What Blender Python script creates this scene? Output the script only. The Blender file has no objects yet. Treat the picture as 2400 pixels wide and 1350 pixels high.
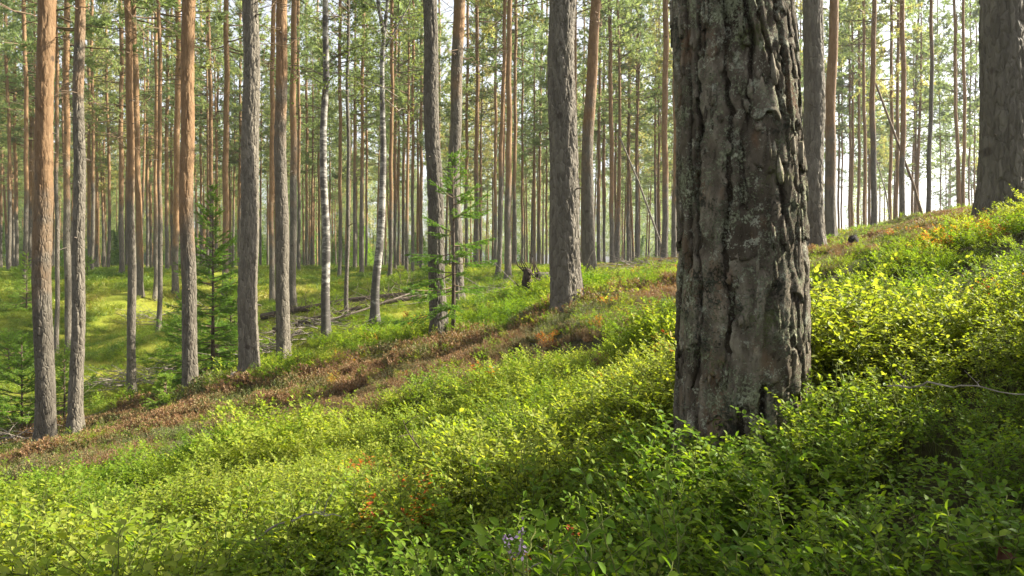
import bpy, math, random
import numpy as np
from mathutils import Vector

C = bpy.context.scene.collection
RNG = np.random.default_rng(7)
random.seed(7)
F = 1650.0          # focal length in photo pixels (photo 2400 x 1350)
CX, HY = 1200.0, 612.0   # horizon row of the photo
SUN_AZ, SUN_EL = math.radians(76), math.radians(33)

# ------------------------------------------------------------------ helpers
def at(px, py, d):
    return np.array([(px - CX) / F * d, d, -(py - HY) / F * d])

def hash3(ix, iy, iz):
    n = (ix.astype(np.int64) * 73856093) ^ (iy.astype(np.int64) * 19349663) ^ (iz.astype(np.int64) * 83492791)
    n = (n ^ (n >> 13)) * 1274126177
    n = (n ^ (n >> 16)) & 0x7fffffff
    return n / 2147483647.0

def vnoise(x, y, z=None, perx=None):
    x = np.asarray(x, float); y = np.asarray(y, float)
    z = np.zeros_like(x) if z is None else np.asarray(z, float) + np.zeros_like(x)
    ix, iy, iz = np.floor(x).astype(np.int64), np.floor(y).astype(np.int64), np.floor(z).astype(np.int64)
    fx, fy, fz = x - ix, y - iy, z - iz
    fx, fy, fz = [f * f * (3 - 2 * f) for f in (fx, fy, fz)]
    def H(a, b, c):
        aa = ix + a
        if perx: aa = np.mod(aa, perx)
        return hash3(aa, iy + b, iz + c)
    def lx(b, c): return H(0, b, c) * (1 - fx) + H(1, b, c) * fx
    def ly(c): return lx(0, c) * (1 - fy) + lx(1, c) * fy
    return ly(0) * (1 - fz) + ly(1) * fz

def fbm(x, y, z=None, o=4, perx=None):
    s, a, t = 0, .5, 0
    for i in range(o):
        s = s + a * vnoise(np.asarray(x) * 2**i + (0 if perx else 17 * i), np.asarray(y) * 2**i + 5 * i,
                           None if z is None else np.asarray(z) * 2**i, perx * 2**i if perx else None)
        t += a; a *= .5
    return s / t

def worley(s, t, nper, seed=0):
    """F1, F2 and id of the nearest cell; periodic in s with nper cells"""
    is_, it = np.floor(s).astype(np.int64), np.floor(t).astype(np.int64)
    f1 = np.full(s.shape, 9.); f2 = np.full(s.shape, 9.); cid = np.zeros(s.shape); oyv = np.zeros(s.shape)
    for a in (-1, 0, 1):
        for b in (-1, 0, 1):
            ca, cb = is_ + a, it + b
            cm = np.mod(ca, nper)
            ox = hash3(cm, cb, np.full_like(ca, seed)); oy = hash3(cm + 911, cb + 37, np.full_like(ca, seed))
            d = np.hypot(ca + ox - s, cb + oy - t)
            h = hash3(cm + 51, cb + 77, np.full_like(ca, seed + 3))
            m = d < f1
            f2 = np.where(m, f1, np.minimum(f2, d)); cid = np.where(m, h, cid); oyv = np.where(m, cb + oy - t, oyv); f1 = np.where(m, d, f1)
    return f1, f2, cid, oyv

class MB:
    """collects triangles / quads with a material slot and a per-vertex random value"""
    def __init__(s): s.V, s.T, s.Q, s.n, s.R = [], [], [], 0, []
    def add(s, V, tris=None, quads=None, mat=0, rnd=0.5):
        V = np.asarray(V, float).reshape(-1, 3)
        s.V.append(V); s.R.append(np.broadcast_to(np.asarray(rnd, float), (len(V),)))
        if tris is not None and len(tris): s.T.append((np.asarray(tris) + s.n, mat))
        if quads is not None and len(quads): s.Q.append((np.asarray(quads) + s.n, mat))
        s.n += len(V)
    def tube(s, P, r0, r1, k=4, mat=0, rnd=.5, cap=True):
        P = np.asarray(P, float); m = len(P)
        r = np.linspace(r0, r1, m) if np.isscalar(r0) else np.asarray(r0)
        D = np.gradient(P, axis=0); D /= np.linalg.norm(D, axis=1)[:, None] + 1e-9
        up = np.array([0, 0, 1.]) if abs(D[0][2]) < .9 else np.array([1., 0, 0])
        A = np.cross(D, up); A /= np.linalg.norm(A, axis=1)[:, None] + 1e-9
        B = np.cross(D, A)
        th = np.arange(k) * 2 * np.pi / k
        V = P[:, None] + r[:, None, None] * (np.cos(th)[None, :, None] * A[:, None] + np.sin(th)[None, :, None] * B[:, None])
        i, j = np.meshgrid(np.arange(m - 1), np.arange(k), indexing='ij')
        q = np.stack([i * k + j, i * k + (j + 1) % k, (i + 1) * k + (j + 1) % k, (i + 1) * k + j], -1).reshape(-1, 4)
        V = V.reshape(-1, 3); tris = None
        if cap:
            V = np.vstack([V, P[-1] + D[-1] * r[-1] * .6, P[0] - D[0] * r[0] * .3])
            b = (m - 1) * k
            tris = [[b + a, b + (a + 1) % k, m * k] for a in range(k)] + [[(a + 1) % k, a, m * k + 1] for a in range(k)]
        s.add(V, tris, q, mat, rnd)
    def leaves(s, P, D, N, L, W, mat=0, rnd=None, fold=.25, round_=True):
        """folded ovate leaves, pointed at both ends"""
        P, D, N = [np.asarray(a, float) for a in (P, D, N)]
        n = len(P)
        if n == 0: return
        D = D / (np.linalg.norm(D, axis=1)[:, None] + 1e-9)
        S = np.cross(D, N); S /= np.linalg.norm(S, axis=1)[:, None] + 1e-9
        U = np.cross(S, D)
        L = np.broadcast_to(L, (n,))[:, None]; W = np.broadcast_to(W, (n,))[:, None]
        rnd = RNG.random(n) if rnd is None else rnd
        if round_:
            pts = [P, P + D * L * .28 - S * W * .42 + U * W * fold, P + D * L * .68 - S * W * .4 + U * W * fold * .8,
                   P + D * L - U * L * .1, P + D * L * .68 + S * W * .4 + U * W * fold * .8, P + D * L * .28 + S * W * .42 + U * W * fold,
                   P + D * L * .45]
            V = np.stack(pts, 1)
            t = np.array([[0, 6, 1], [1, 6, 2], [2, 6, 3], [3, 6, 4], [4, 6, 5], [5, 6, 0]])
        else:
            pts = [P, P + D * L * .45 - S * W * .5 + U * W * fold, P + D * L, P + D * L * .45 + S * W * .5 + U * W * fold]
            V = np.stack(pts, 1)
            t = np.array([[0, 2, 1], [0, 3, 2]])
        k = V.shape[1]
        T = (t[None] + (np.arange(n) * k)[:, None, None]).reshape(-1, 3)
        s.add(V.reshape(-1, 3), T, None, mat, np.repeat(rnd, k))
    def blades(s, P, D, L, W, mat=0, rnd=None):
        """thin triangles (needles)"""
        n = len(P)
        if n == 0: return
        D = D / (np.linalg.norm(D, axis=1)[:, None] + 1e-9)
        S = np.cross(D, RNG.normal(size=(n, 3))); S /= np.linalg.norm(S, axis=1)[:, None] + 1e-9
        L = np.broadcast_to(L, (n,))[:, None]; W = np.broadcast_to(W, (n,))[:, None]
        V = np.stack([P - S * W * .5, P + S * W * .5, P + D * L], 1)
        rnd = RNG.random(n) if rnd is None else rnd
        s.add(V.reshape(-1, 3), np.arange(3 * n).reshape(-1, 3), None, mat, np.repeat(rnd, 3))
    def mesh(s, name, mats, smooth=False):
        me = bpy.data.meshes.new(name)
        V = np.concatenate(s.V); me.vertices.add(len(V)); me.vertices.foreach_set('co', V.ravel())
        T = np.concatenate([t.reshape(-1, 3) for t, _ in s.T]) if s.T else np.zeros((0, 3), int)
        Q = np.concatenate([q.reshape(-1, 4) for q, _ in s.Q]) if s.Q else np.zeros((0, 4), int)
        mi = np.concatenate([np.full(len(t), m) for t, m in s.T] + [np.full(len(q), m) for q, m in s.Q])
        loops = np.concatenate([T.ravel(), Q.ravel()]).astype(np.int32)
        starts = np.concatenate([np.arange(len(T)) * 3, len(T) * 3 + np.arange(len(Q)) * 4]).astype(np.int32)
        me.loops.add(len(loops)); me.loops.foreach_set('vertex_index', loops)
        me.polygons.add(len(starts)); me.polygons.foreach_set('loop_start', starts)
        me.polygons.foreach_set('material_index', mi.astype(np.int32))
        if smooth: me.polygons.foreach_set('use_smooth', np.ones(len(starts), bool))
        at_ = me.attributes.new('rnd', 'FLOAT', 'POINT'); at_.data.foreach_set('value', np.concatenate(s.R).astype(np.float32))
        for m in mats: me.materials.append(m)
        me.update(calc_edges=True); me.validate()
        return me

def obj(name, me, parent=None, loc=(0, 0, 0), rz=0, scale=1):
    o = bpy.data.objects.new(name, me); C.objects.link(o)
    o.location = loc; o.rotation_euler = (0, 0, rz)
    o.scale = (scale,) * 3 if np.isscalar(scale) else scale
    if parent: o.parent = parent
    return o
def tag(o, label, cat, group=None, kind=None):
    o['label'] = label; o['category'] = cat
    if group: o['group'] = group
    if kind: o['kind'] = kind
    return o
def thing(name, loc, label, cat, group=None):
    o = bpy.data.objects.new(name, None); C.objects.link(o); o.location = loc
    o.empty_display_size = .2
    return tag(o, label, cat, group)

# ------------------------------------------------------------------ materials
def mat(name):
    m = bpy.data.materials.new(name); m.use_nodes = True
    nt = m.node_tree; nt.nodes.clear()
    out = nt.nodes.new('ShaderNodeOutputMaterial')
    def N(t, **kw):
        n = nt.nodes.new(t)
        for k, v in kw.items():
            if k.startswith('i_'):
                kk = k[2:]
                n.inputs[int(kk) if kk.isdigit() else kk.replace('_', ' ')].default_value = v
            else: setattr(n, k, v)
        return n
    return m, nt, N, nt.links.new, out
def ramp(N, stops, interp='LINEAR'):
    r = N('ShaderNodeValToRGB'); e = r.color_ramp.elements; r.color_ramp.interpolation = interp
    while len(e) < len(stops): e.new(.5)
    for q, (p, c) in zip(e, stops): q.position = p; q.color = (*c, 1)
    return r
def mixc(N, L, fac, a, b, mode='MIX'):
    m = N('ShaderNodeMix', data_type='RGBA', blend_type=mode)
    if hasattr(fac, 'is_output'): L(fac, m.inputs[0])
    else: m.inputs[0].default_value = fac
    for k, v in ((6, a), (7, b)):
        if hasattr(v, 'is_output'): L(v, m.inputs[k])
        else: m.inputs[k].default_value = (*v, 1)
    return m.outputs[2]
def mathn(N, L, op, a, b=None, clamp=False):
    m = N('ShaderNodeMath', operation=op, use_clamp=clamp)
    for k, v in enumerate((a, b)):
        if v is None: continue
        if hasattr(v, 'is_output'): L(v, m.inputs[k])
        else: m.inputs[k].default_value = v
    return m.outputs[0]

def leaf_mat(name, stops, trans=.45, tcol=1.5, rough=.45, inst=True, leafvar=.35, posvar=.0, spec=.35):
    m, nt, N, L, out = mat(name)
    a = N('ShaderNodeAttribute', attribute_name='rnd').outputs['Fac']
    if inst: t = N('ShaderNodeAttribute', attribute_name='tint', attribute_type='INSTANCER').outputs['Fac']
    else: t = N('ShaderNodeObjectInfo').outputs['Random']
    k = mathn(N, L, 'ADD', t, mathn(N, L, 'MULTIPLY', mathn(N, L, 'SUBTRACT', a, .5), leafvar), True)
    r = ramp(N, stops); L(k, r.inputs[0]); col = r.outputs[0]
    p = N('ShaderNodeBsdfPrincipled', i_Roughness=rough); L(col, p.inputs['Base Color'])
    p.inputs['Specular IOR Level'].default_value = spec
    tr = N('ShaderNodeBsdfTranslucent')
    tc = mixc(N, L, 1.0, col, tcol if not np.isscalar(tcol) else (tcol, tcol, tcol * .6), 'MULTIPLY')
    L(tc, tr.inputs[0])
    mx = N('ShaderNodeMixShader', i_0=trans); L(p.outputs[0], mx.inputs[1]); L(tr.outputs[0], mx.inputs[2])
    L(mx.outputs[0], out.inputs[0])
    return m
def plain(name, c1, c2, scale=30, rough=.8, bump=.0):
    m, nt, N, L, out = mat(name)
    tc = N('ShaderNodeTexCoord'); n = N('ShaderNodeTexNoise', i_Scale=scale, i_Detail=5.0); L(tc.outputs['Object'], n.inputs['Vector'])
    r = ramp(N, [(.3, c1), (.7, c2)]); L(n.outputs['Fac'], r.inputs[0])
    p = N('ShaderNodeBsdfPrincipled', i_Roughness=rough); L(r.outputs[0], p.inputs['Base Color'])
    p.inputs['Specular IOR Level'].default_value = .2
    if bump:
        b = N('ShaderNodeBump', i_Strength=bump, i_Distance=.01); L(n.outputs['Fac'], b.inputs['Height']); L(b.outputs[0], p.inputs['Normal'])
    L(p.outputs[0], out.inputs[0]); return m

def pine_bark(name):
    """grey fissured bark below, flaky orange bark above the height kept in the object's colour (red * 20 m)"""
    m, nt, N, L, out = mat(name)
    tc = N('ShaderNodeTexCoord'); oi = N('ShaderNodeObjectInfo')
    sep = N('ShaderNodeSeparateColor'); L(oi.outputs['Color'], sep.inputs[0])
    add = N('ShaderNodeVectorMath', operation='ADD'); L(tc.outputs['Object'], add.inputs[0])
    sc = N('ShaderNodeVectorMath', operation='SCALE', i_Scale=37.0); L(oi.outputs['Random'], sc.inputs[0]); L(sc.outputs[0], add.inputs[1])
    mp = N('ShaderNodeMapping'); mp.inputs['Scale'].default_value = (1, 1, .3); L(add.outputs[0], mp.inputs[0])
    nz = N('ShaderNodeTexNoise', i_Scale=9.0, i_Detail=3.0); L(mp.outputs[0], nz.inputs['Vector'])
    wv = N('ShaderNodeVectorMath', operation='ADD'); L(mp.outputs[0], wv.inputs[0])
    ws = N('ShaderNodeVectorMath', operation='SCALE', i_Scale=.05); L(nz.outputs['Color'], ws.inputs[0]); L(ws.outputs[0], wv.inputs[1])
    vo = N('ShaderNodeTexVoronoi', feature='DISTANCE_TO_EDGE', i_Scale=26.0); L(wv.outputs[0], vo.inputs['Vector'])
    vc = N('ShaderNodeTexVoronoi', feature='F1', i_Scale=26.0); L(wv.outputs[0], vc.inputs['Vector'])
    fine = N('ShaderNodeTexNoise', i_Scale=60.0, i_Detail=6.0, i_Roughness=.7); L(mp.outputs[0], fine.inputs['Vector'])
    big = N('ShaderNodeTexNoise', i_Scale=2.2, i_Detail=4.0); L(add.outputs[0], big.inputs['Vector'])
    sx = N('ShaderNodeSeparateXYZ'); L(tc.outputs['Object'], sx.inputs[0])
    h = mathn(N, L, 'MULTIPLY', sep.outputs[0], 20.0)
    dz = mathn(N, L, 'SUBTRACT', sx.outputs['Z'], h)
    dz = mathn(N, L, 'ADD', dz, mathn(N, L, 'MULTIPLY', mathn(N, L, 'SUBTRACT', big.outputs['Fac'], .5), 5.0))
    mr = N('ShaderNodeMapRange', interpolation_type='SMOOTHSTEP'); L(dz, mr.inputs[0])
    mr.inputs[1].default_value = -1.1; mr.inputs[2].default_value = 1.1
    up = mr.outputs[0]
    cs = N('ShaderNodeSeparateColor'); L(vc.outputs['Color'], cs.inputs[0])
    low = ramp(N, [(0, (.062, .052, .04)), (.5, (.115, .099, .077)), (1, (.19, .167, .132))])
    L(mathn(N, L, 'ADD', mathn(N, L, 'MULTIPLY', cs.outputs[0], .45), mathn(N, L, 'MULTIPLY', fine.outputs['Fac'], .6)), low.inputs[0])
    hi = ramp(N, [(0, (.09, .05, .024)), (.45, (.19, .112, .056)), (1, (.30, .195, .11))])
    L(mathn(N, L, 'ADD', mathn(N, L, 'MULTIPLY', cs.outputs[1], .35), mathn(N, L, 'MULTIPLY', fine.outputs['Fac'], .7)), hi.inputs[0])
    col = mixc(N, L, up, low.outputs[0], hi.outputs[0])
    kv = N('ShaderNodeTexVoronoi', feature='F1', i_Scale=2.3); L(add.outputs[0], kv.inputs['Vector'])
    kr = N('ShaderNodeMapRange'); L(kv.outputs['Distance'], kr.inputs[0]); kr.inputs[1].default_value = .11; kr.inputs[2].default_value = .07
    col = mixc(N, L, mathn(N, L, 'MULTIPLY', kr.outputs[0], .75), col, (.045, .032, .024))
    # every tree slightly paler or darker
    hv = N('ShaderNodeHueSaturation'); L(col, hv.inputs['Color'])
    L(mathn(N, L, 'SUBTRACT', mathn(N, L, 'ADD', mathn(N, L, 'MULTIPLY', oi.outputs['Random'], .35), .85), sep.outputs[1]), hv.inputs['Value'])
    p = N('ShaderNodeBsdfPrincipled', i_Roughness=.82); L(hv.outputs[0], p.inputs['Base Color'])
    p.inputs['Specular IOR Level'].default_value = .2
    cr = N('ShaderNodeMapRange'); L(vo.outputs['Distance'], cr.inputs[0]); cr.inputs[2].default_value = .16
    hgt = mathn(N, L, 'ADD', mathn(N, L, 'MULTIPLY', cr.outputs[0], .8), mathn(N, L, 'MULTIPLY', fine.outputs['Fac'], .6))
    b = N('ShaderNodeBump', i_Distance=.02); L(mathn(N, L, 'SUBTRACT', .7, mathn(N, L, 'MULTIPLY', up, .42)), b.inputs['Strength']); L(hgt, b.inputs['Height']); L(b.outputs[0], p.inputs['Normal'])
    L(p.outputs[0], out.inputs[0]); return m

def old_bark(name):
    m, nt, N, L, out = mat(name)
    tc = N('ShaderNodeTexCoord')
    mp = N('ShaderNodeMapping'); mp.inputs['Scale'].default_value = (1, 1, .4); L(tc.outputs['Object'], mp.inputs[0])
    fine = N('ShaderNodeTexNoise', i_Scale=75.0, i_Detail=8.0, i_Roughness=.75); L(mp.outputs[0], fine.inputs['Vector'])
    med = N('ShaderNodeTexNoise', i_Scale=11.0, i_Detail=6.0, i_Roughness=.65); L(mp.outputs[0], med.inputs['Vector'])
    pl = N('ShaderNodeAttribute', attribute_name='plate').outputs['Fac']
    base = ramp(N, [(.22, (.033, .024, .016)), (.42, (.076, .060, .044)), (.58, (.136, .112, .084)), (.76, (.26, .225, .17))])
    L(mathn(N, L, 'ADD', mathn(N, L, 'MULTIPLY', pl, .55), mathn(N, L, 'MULTIPLY', fine.outputs['Fac'], .48)), base.inputs[0])
    rd = N('ShaderNodeMapRange'); L(med.outputs['Fac'], rd.inputs[0]); rd.inputs[1].default_value = .56; rd.inputs[2].default_value = .68
    c1 = mixc(N, L, mathn(N, L, 'MULTIPLY', rd.outputs[0], .5), base.outputs[0], (.22, .125, .07))
    lf = N('ShaderNodeTexNoise', i_Scale=140.0, i_Detail=4.0, i_Roughness=.7); L(tc.outputs['Object'], lf.inputs['Vector'])
    def patch(scale, lo, hi, jit, rough=.7, dist=.0, off=0.):
        v = N('ShaderNodeVectorMath', operation='ADD'); L(tc.outputs['Object'], v.inputs[0]); v.inputs[1].default_value = (off, off, off)
        n = N('ShaderNodeTexNoise', i_Scale=scale, i_Detail=7.0, i_Roughness=rough, i_Distortion=dist); L(v.outputs[0], n.inputs['Vector'])
        r = N('ShaderNodeMapRange'); L(mathn(N, L, 'ADD', n.outputs['Fac'], mathn(N, L, 'MULTIPLY', mathn(N, L, 'SUBTRACT', lf.outputs['Fac'], .5), jit)), r.inputs[0])
        r.inputs[1].default_value = lo; r.inputs[2].default_value = hi; return r.outputs[0]
    gl = patch(7, .54, .6, .9); lc = ramp(N, [(.3, (.10, .11, .06)), (.65, (.31, .32, .21))]); L(lf.outputs['Fac'], lc.inputs[0])
    c2 = mixc(N, L, mathn(N, L, 'MULTIPLY', gl, .85), c1, lc.outputs[0])
    pale = patch(22, .585, .625, .7, off=9.); c3 = mixc(N, L, mathn(N, L, 'MULTIPLY', pale, .8), c2, (.40, .40, .31))
    moss = patch(5, .6, .66, .4, off=21.); c4 = mixc(N, L, mathn(N, L, 'MULTIPLY', moss, .7), c3, (.11, .13, .035))
    dk = patch(8, .57, .62, .6, .8, .4, 33.); c5 = mixc(N, L, mathn(N, L, 'MULTIPLY', dk, .8), c4, (.035, .038, .028))
    p = N('ShaderNodeBsdfPrincipled', i_Roughness=.9); L(c5, p.inputs['Base Color']); p.inputs['Specular IOR Level'].default_value = .12
    hgt = mathn(N, L, 'ADD', fine.outputs['Fac'], mathn(N, L, 'MULTIPLY', mathn(N, L, 'MULTIPLY', lf.outputs['Fac'], mathn(N, L, 'ADD', gl, dk)), .8))
    b = N('ShaderNodeBump', i_Strength=1.0, i_Distance=.01); L(hgt, b.inputs['Height']); L(b.outputs[0], p.inputs['Normal'])
    L(p.outputs[0], out.inputs[0]); return m

def birch_bark(name):
    m, nt, N, L, out = mat(name)
    tc = N('ShaderNodeTexCoord')
    mp = N('ShaderNodeMapping'); mp.inputs['Scale'].default_value = (6, 6, 14); L(tc.outputs['Object'], mp.inputs[0])
    n = N('ShaderNodeTexNoise', i_Scale=1.6, i_Detail=5.0, i_Roughness=.65); L(mp.outputs[0], n.inputs['Vector'])
    mp2 = N('ShaderNodeMapping'); mp2.inputs['Scale'].default_value = (2.5, 2.5, 3.4); L(tc.outputs['Object'], mp2.inputs[0])
    n2 = N('ShaderNodeTexNoise', i_Scale=1.5, i_Detail=5.0); L(mp2.outputs[0], n2.inputs['Vector'])
    sx = N('ShaderNodeSeparateXYZ'); L(tc.outputs['Object'], sx.inputs[0])
    low = N('ShaderNodeMapRange'); L(sx.outputs['Z'], low.inputs[0]); low.inputs[1].default_value = 1.6; low.inputs[2].default_value = 0; 
    s = mathn(N, L, 'ADD', mathn(N, L, 'MULTIPLY', n.outputs['Fac'], .55), mathn(N, L, 'MULTIPLY', n2.outputs['Fac'], .6))
    s = mathn(N, L, 'ADD', s, mathn(N, L, 'MULTIPLY', low.outputs[0], .13))
    r = ramp(N, [(.44, (.35, .335, .30)), (.54, (.22, .205, .18)), (.6, (.09, .08, .07)), (.8, (.05, .045, .04))]); L(s, r.inputs[0])
    p = N('ShaderNodeBsdfPrincipled', i_Roughness=.7); L(r.outputs[0], p.inputs['Base Color']); p.inputs['Specular IOR Level'].default_value = .2
    b = N('ShaderNodeBump', i_Strength=.4, i_Distance=.01); L(s, b.inputs['Height']); L(b.outputs[0], p.inputs['Normal'])
    L(p.outputs[0], out.inputs[0]); return m

def ground_mat():
    m, nt, N, L, out = mat('forest_floor')
    tc = N('ShaderNodeTexCoord')
    a = N('ShaderNodeAttribute', attribute_name='moss').outputs['Fac']
    n1 = N('ShaderNodeTexNoise', i_Scale=.35, i_Detail=6.0, i_Roughness=.65); L(tc.outputs['Object'], n1.inputs['Vector'])
    n2 = N('ShaderNodeTexNoise', i_Scale=14.0, i_Detail=7.0, i_Roughness=.75); L(tc.outputs['Object'], n2.inputs['Vector'])
    s = mathn(N, L, 'ADD', mathn(N, L, 'MULTIPLY', n1.outputs['Fac'], .65), mathn(N, L, 'MULTIPLY', n2.outputs['Fac'], .45))
    ms = ramp(N, [(.35, (.06, .09, .013)), (.5, (.16, .19, .022)), (.65, (.26, .25, .035)), (.82, (.2, .15, .06))]); L(s, ms.inputs[0])
    lt = ramp(N, [(.35, (.03, .025, .014)), (.55, (.06, .055, .022)), (.7, (.07, .08, .02)), (.85, (.11, .08, .04))]); L(s, lt.inputs[0])
    c = mixc(N, L, a, lt.outputs[0], ms.outputs[0])
    p = N('ShaderNodeBsdfPrincipled', i_Roughness=.9); L(c, p.inputs['Base Color']); p.inputs['Specular IOR Level'].default_value = .1
    b = N('ShaderNodeBump', i_Strength=.9, i_Distance=.05); L(n2.outputs['Fac'], b.inputs['Height']); L(b.outputs[0], p.inputs['Normal'])
    L(p.outputs[0], out.inputs[0]); return m

M_BARK = pine_bark('pine_bark'); M_OLD = old_bark('old_pine_bark'); M_BIRCH = birch_bark('birch_bark')
M_TWIG = plain('dead_twig', (.09, .07, .055), (.2, .165, .13), 12)
M_BRANCH = plain('pine_branch', (.10, .07, .045), (.22, .15, .095), 8)
M_GREYWOOD = plain('weathered_wood', (.11, .09, .07), (.31, .27, .22), 18, .85, .6)
M_DARKWOOD = plain('rotten_wood', (.04, .03, .021), (.12, .09, .065), 14, .9, .6)
M_STEM = plain('bilberry_stem', (.06, .09, .02), (.14, .15, .035), 20)
M_NEEDLE = leaf_mat('pine_needles', [(0, (.125, .17, .08)), (.5, (.18, .23, .105)), (.85, (.25, .28, .12)), (1, (.31, .27, .11))], .6, (1.7, 1.7, 1.1), .5, False, .5)
M_SPRUCE = leaf_mat('spruce_needles', [(0, (.09, .175, .026)), (.5, (.145, .26, .035)), (1, (.22, .32, .05))], .57, (1.3, 1.3, .6), .5, False, .6)
M_BIRCHLEAF = leaf_mat('birch_leaves', [(0, (.08, .13, .03)), (1, (.15, .19, .045))], .45, (1.4, 1.3, .6), .45, False, .6)
M_BIL = leaf_mat('bilberry_leaves', [(0, (.05, .115, .014)), (.35, (.115, .205, .018)), (.62, (.22, .285, .034)), (.84, (.34, .36, .075)), (.93, (.38, .20, .035)), (1, (.38, .09, .03))],
                 .52, (1.5, 1.42, .55), .5, True, .24, spec=.12)
M_HEATH = leaf_mat('heather_leaves', [(0, (.10, .14, .03)), (.3, (.16, .15, .045)), (.5, (.215, .135, .056)), (.8, (.25, .125, .06)), (1, (.25, .18, .08))], .3, (1.25, 1.15, .8), .6, True, .5)
M_GRASS = leaf_mat('moss_grass_blades', [(0, (.065, .13, .017)), (.45, (.145, .22, .025)), (.8, (.25, .285, .04)), (1, (.34, .3, .1))], .45, (1.4, 1.3, .5), .5, True, .4)
M_LITTER = plain('fallen_leaf', (.05, .018, .008), (.1, .04, .016), 60)
M_ROOT = plain('torn_roots', (.018, .013, .009), (.07, .05, .036), 14, .95, .6)
M_FARBARK = plain('far_bark', (.16, .10, .06), (.32, .19, .1), 3)
M_FLOWER = plain('heather_flower', (.3, .2, .3), (.48, .36, .46), 60)
M_LICHEN = plain('pale_lichen', (.16, .18, .16), (.3, .32, .29), 40, .9, .8)

# ------------------------------------------------------------------ terrain: thin plate spline through points read off the photo
ctrl = []
def cp(x, y, z): ctrl.append((x, y, z))
def cpp(px, py, d, veg=.2):
    p = at(px, py, d); ctrl.append((p[0], p[1], p[2] - veg))
cp(0, 0, -.80); cp(.4, .6, -.70); cp(-.7, 1.3, -1.04); cp(.7, 2.1, -.62); cp(-.3, 1.2, -.92); cp(-.6, .2, -1.0)
cp(1.2, 1.2, -.42); cp(2.5, 3.0, -.10); cp(1.9, 2.0, -.2); cp(3.6, 3.2, .25)
cpp(105, 1010, 9.3); cpp(186, 996, 10.4); cpp(302, 905, 13.9); cpp(441, 908, 11.3); cpp(588, 862, 10.6); cpp(660, 838, 12.2)
cpp(760, 785, 13.6); cpp(886, 742, 15); cpp(1025, 766, 11); cpp(1076, 702, 15); cpp(1327, 705, 8.6); cpp(1385, 637, 14.3)
cpp(1908, 573, 9.6); cpp(1948, 550, 15.5); cpp(2345, 485, 5.6, .14)
cpp(0, 1050, 7.2, .3); cpp(350, 960, 8.2, .3); cpp(700, 870, 8.6, .3); cpp(0, 1200, 3.2, .3); cpp(500, 1050, 4.6, .3); cpp(900, 960, 4.4, .3); cpp(1300, 850, 4.2, .3); cpp(1500, 740, 5.5, .3)
cpp(2047, 530, 24); cpp(2114, 510, 24); cpp(2177, 503, 26); cpp(2270, 488, 17, .15); cpp(1580, 615, 18); cpp(1434, 614, 34, .12); cpp(1560, 606, 27, .12)
cpp(158, 843, 21, .12); cpp(136, 815, 20, .12); cpp(374, 757, 21, .12); cpp(332, 680, 26, .12); cpp(416, 693, 27, .12); cpp(689, 733, 19, .12); cpp(815, 740, 16.5, .12)
cpp(60, 634, 38, .12); cpp(285, 643, 34, .12); cpp(527, 645, 34, .12); cpp(797, 647, 36, .12); cpp(920, 645, 36, .12); cpp(1190, 648, 24, .12); cpp(1117, 634, 34, .12); cpp(1264, 622, 38, .12)
cp(-30, 20, -2.2); cp(-14, 8, -2.7); cp(-10, 13, -2.7); cp(-25, 45, -.8)
for x in (-90, -45, 0): cp(x, 90, -.75); cp(x * 1.5, 160, -.9)
cp(45, 90, -3); cp(70, 160, -5); cp(28, 36, -.2); cp(40, 45, -2.0); cp(50, 25, -.5); cp(22, 27, 1.7); cp(35, 20, 1.6); cp(20, 15, 2.0); cp(20, 5, 2.2); cp(10, 5, 1.6); cp(10, 9, 1.2)
cp(30, 0, 2.6); cp(10, -3, 1.4); cp(4, -2, .4); cp(-8, -3, -2.6); cp(0, -6, -.7); cp(-30, -5, -3); cp(-60, 20, -2); cp(80, 0, 0); cp(0, -60, -1); cp(100, 60, -6); cp(-100, -60, -3); cp(100, -60, 0)
ctrl = np.array(ctrl)
def warp(x, y): return np.stack([np.arcsinh(np.asarray(x) / 4.), np.arcsinh(np.asarray(y) / 4.)], -1)
def _U(r2): return r2 * np.log(r2 + 1e-9)
_W = warp(ctrl[:, 0], ctrl[:, 1]); _n = len(_W)
_A = np.zeros((_n + 3, _n + 3)); _A[:_n, :_n] = _U(((_W[:, None] - _W[None]) ** 2).sum(-1)) + .012 * np.eye(_n)
_A[:_n, _n] = 1; _A[:_n, _n + 1:] = _W; _A[_n, :_n] = 1; _A[_n + 1:, :_n] = _W.T
_w = np.linalg.solve(_A, np.concatenate([ctrl[:, 2], np.zeros(3)]))
def hz(x, y):
    x = np.asarray(x, float); y = np.asarray(y, float); sh = x.shape
    q = warp(x.ravel(), y.ravel()); r = np.zeros(len(q))
    for i in range(0, len(q), 40000):
        k = q[i:i + 40000]
        r[i:i + 40000] = _U(((k[:, None] - _W[None]) ** 2).sum(-1)) @ _w[:_n] + _w[_n] + k @ _w[_n + 1:]
    r = r.reshape(sh)
    dist = np.hypot(x, y)
    r = r + (fbm(x * .9 + 30, y * .9 + 30, o=3) - .5) * .26 * np.clip(dist / 5, .3, 1) + (fbm(x * .33 + 9, y * .33 + 3, o=3) - .5) * .85 * np.clip((dist - 12) / 12, 0, 1) * np.clip((3 - x) / 4, .4, 1)
    return r
def hz1(x, y): return float(hz(np.array([x]), np.array([y]))[0])
def hit(px, py, dmin=.5, dmax=60, lift=0.):
    d = np.geomspace(dmin, dmax, 1500)
    x = (px - CX) / F * d; ray = -(py - HY) / F * d
    b = np.nonzero(ray <= hz(x, d) + lift)[0]
    k = b[0] if len(b) else -1
    return x[k], d[k], hz1(x[k], d[k])

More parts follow.
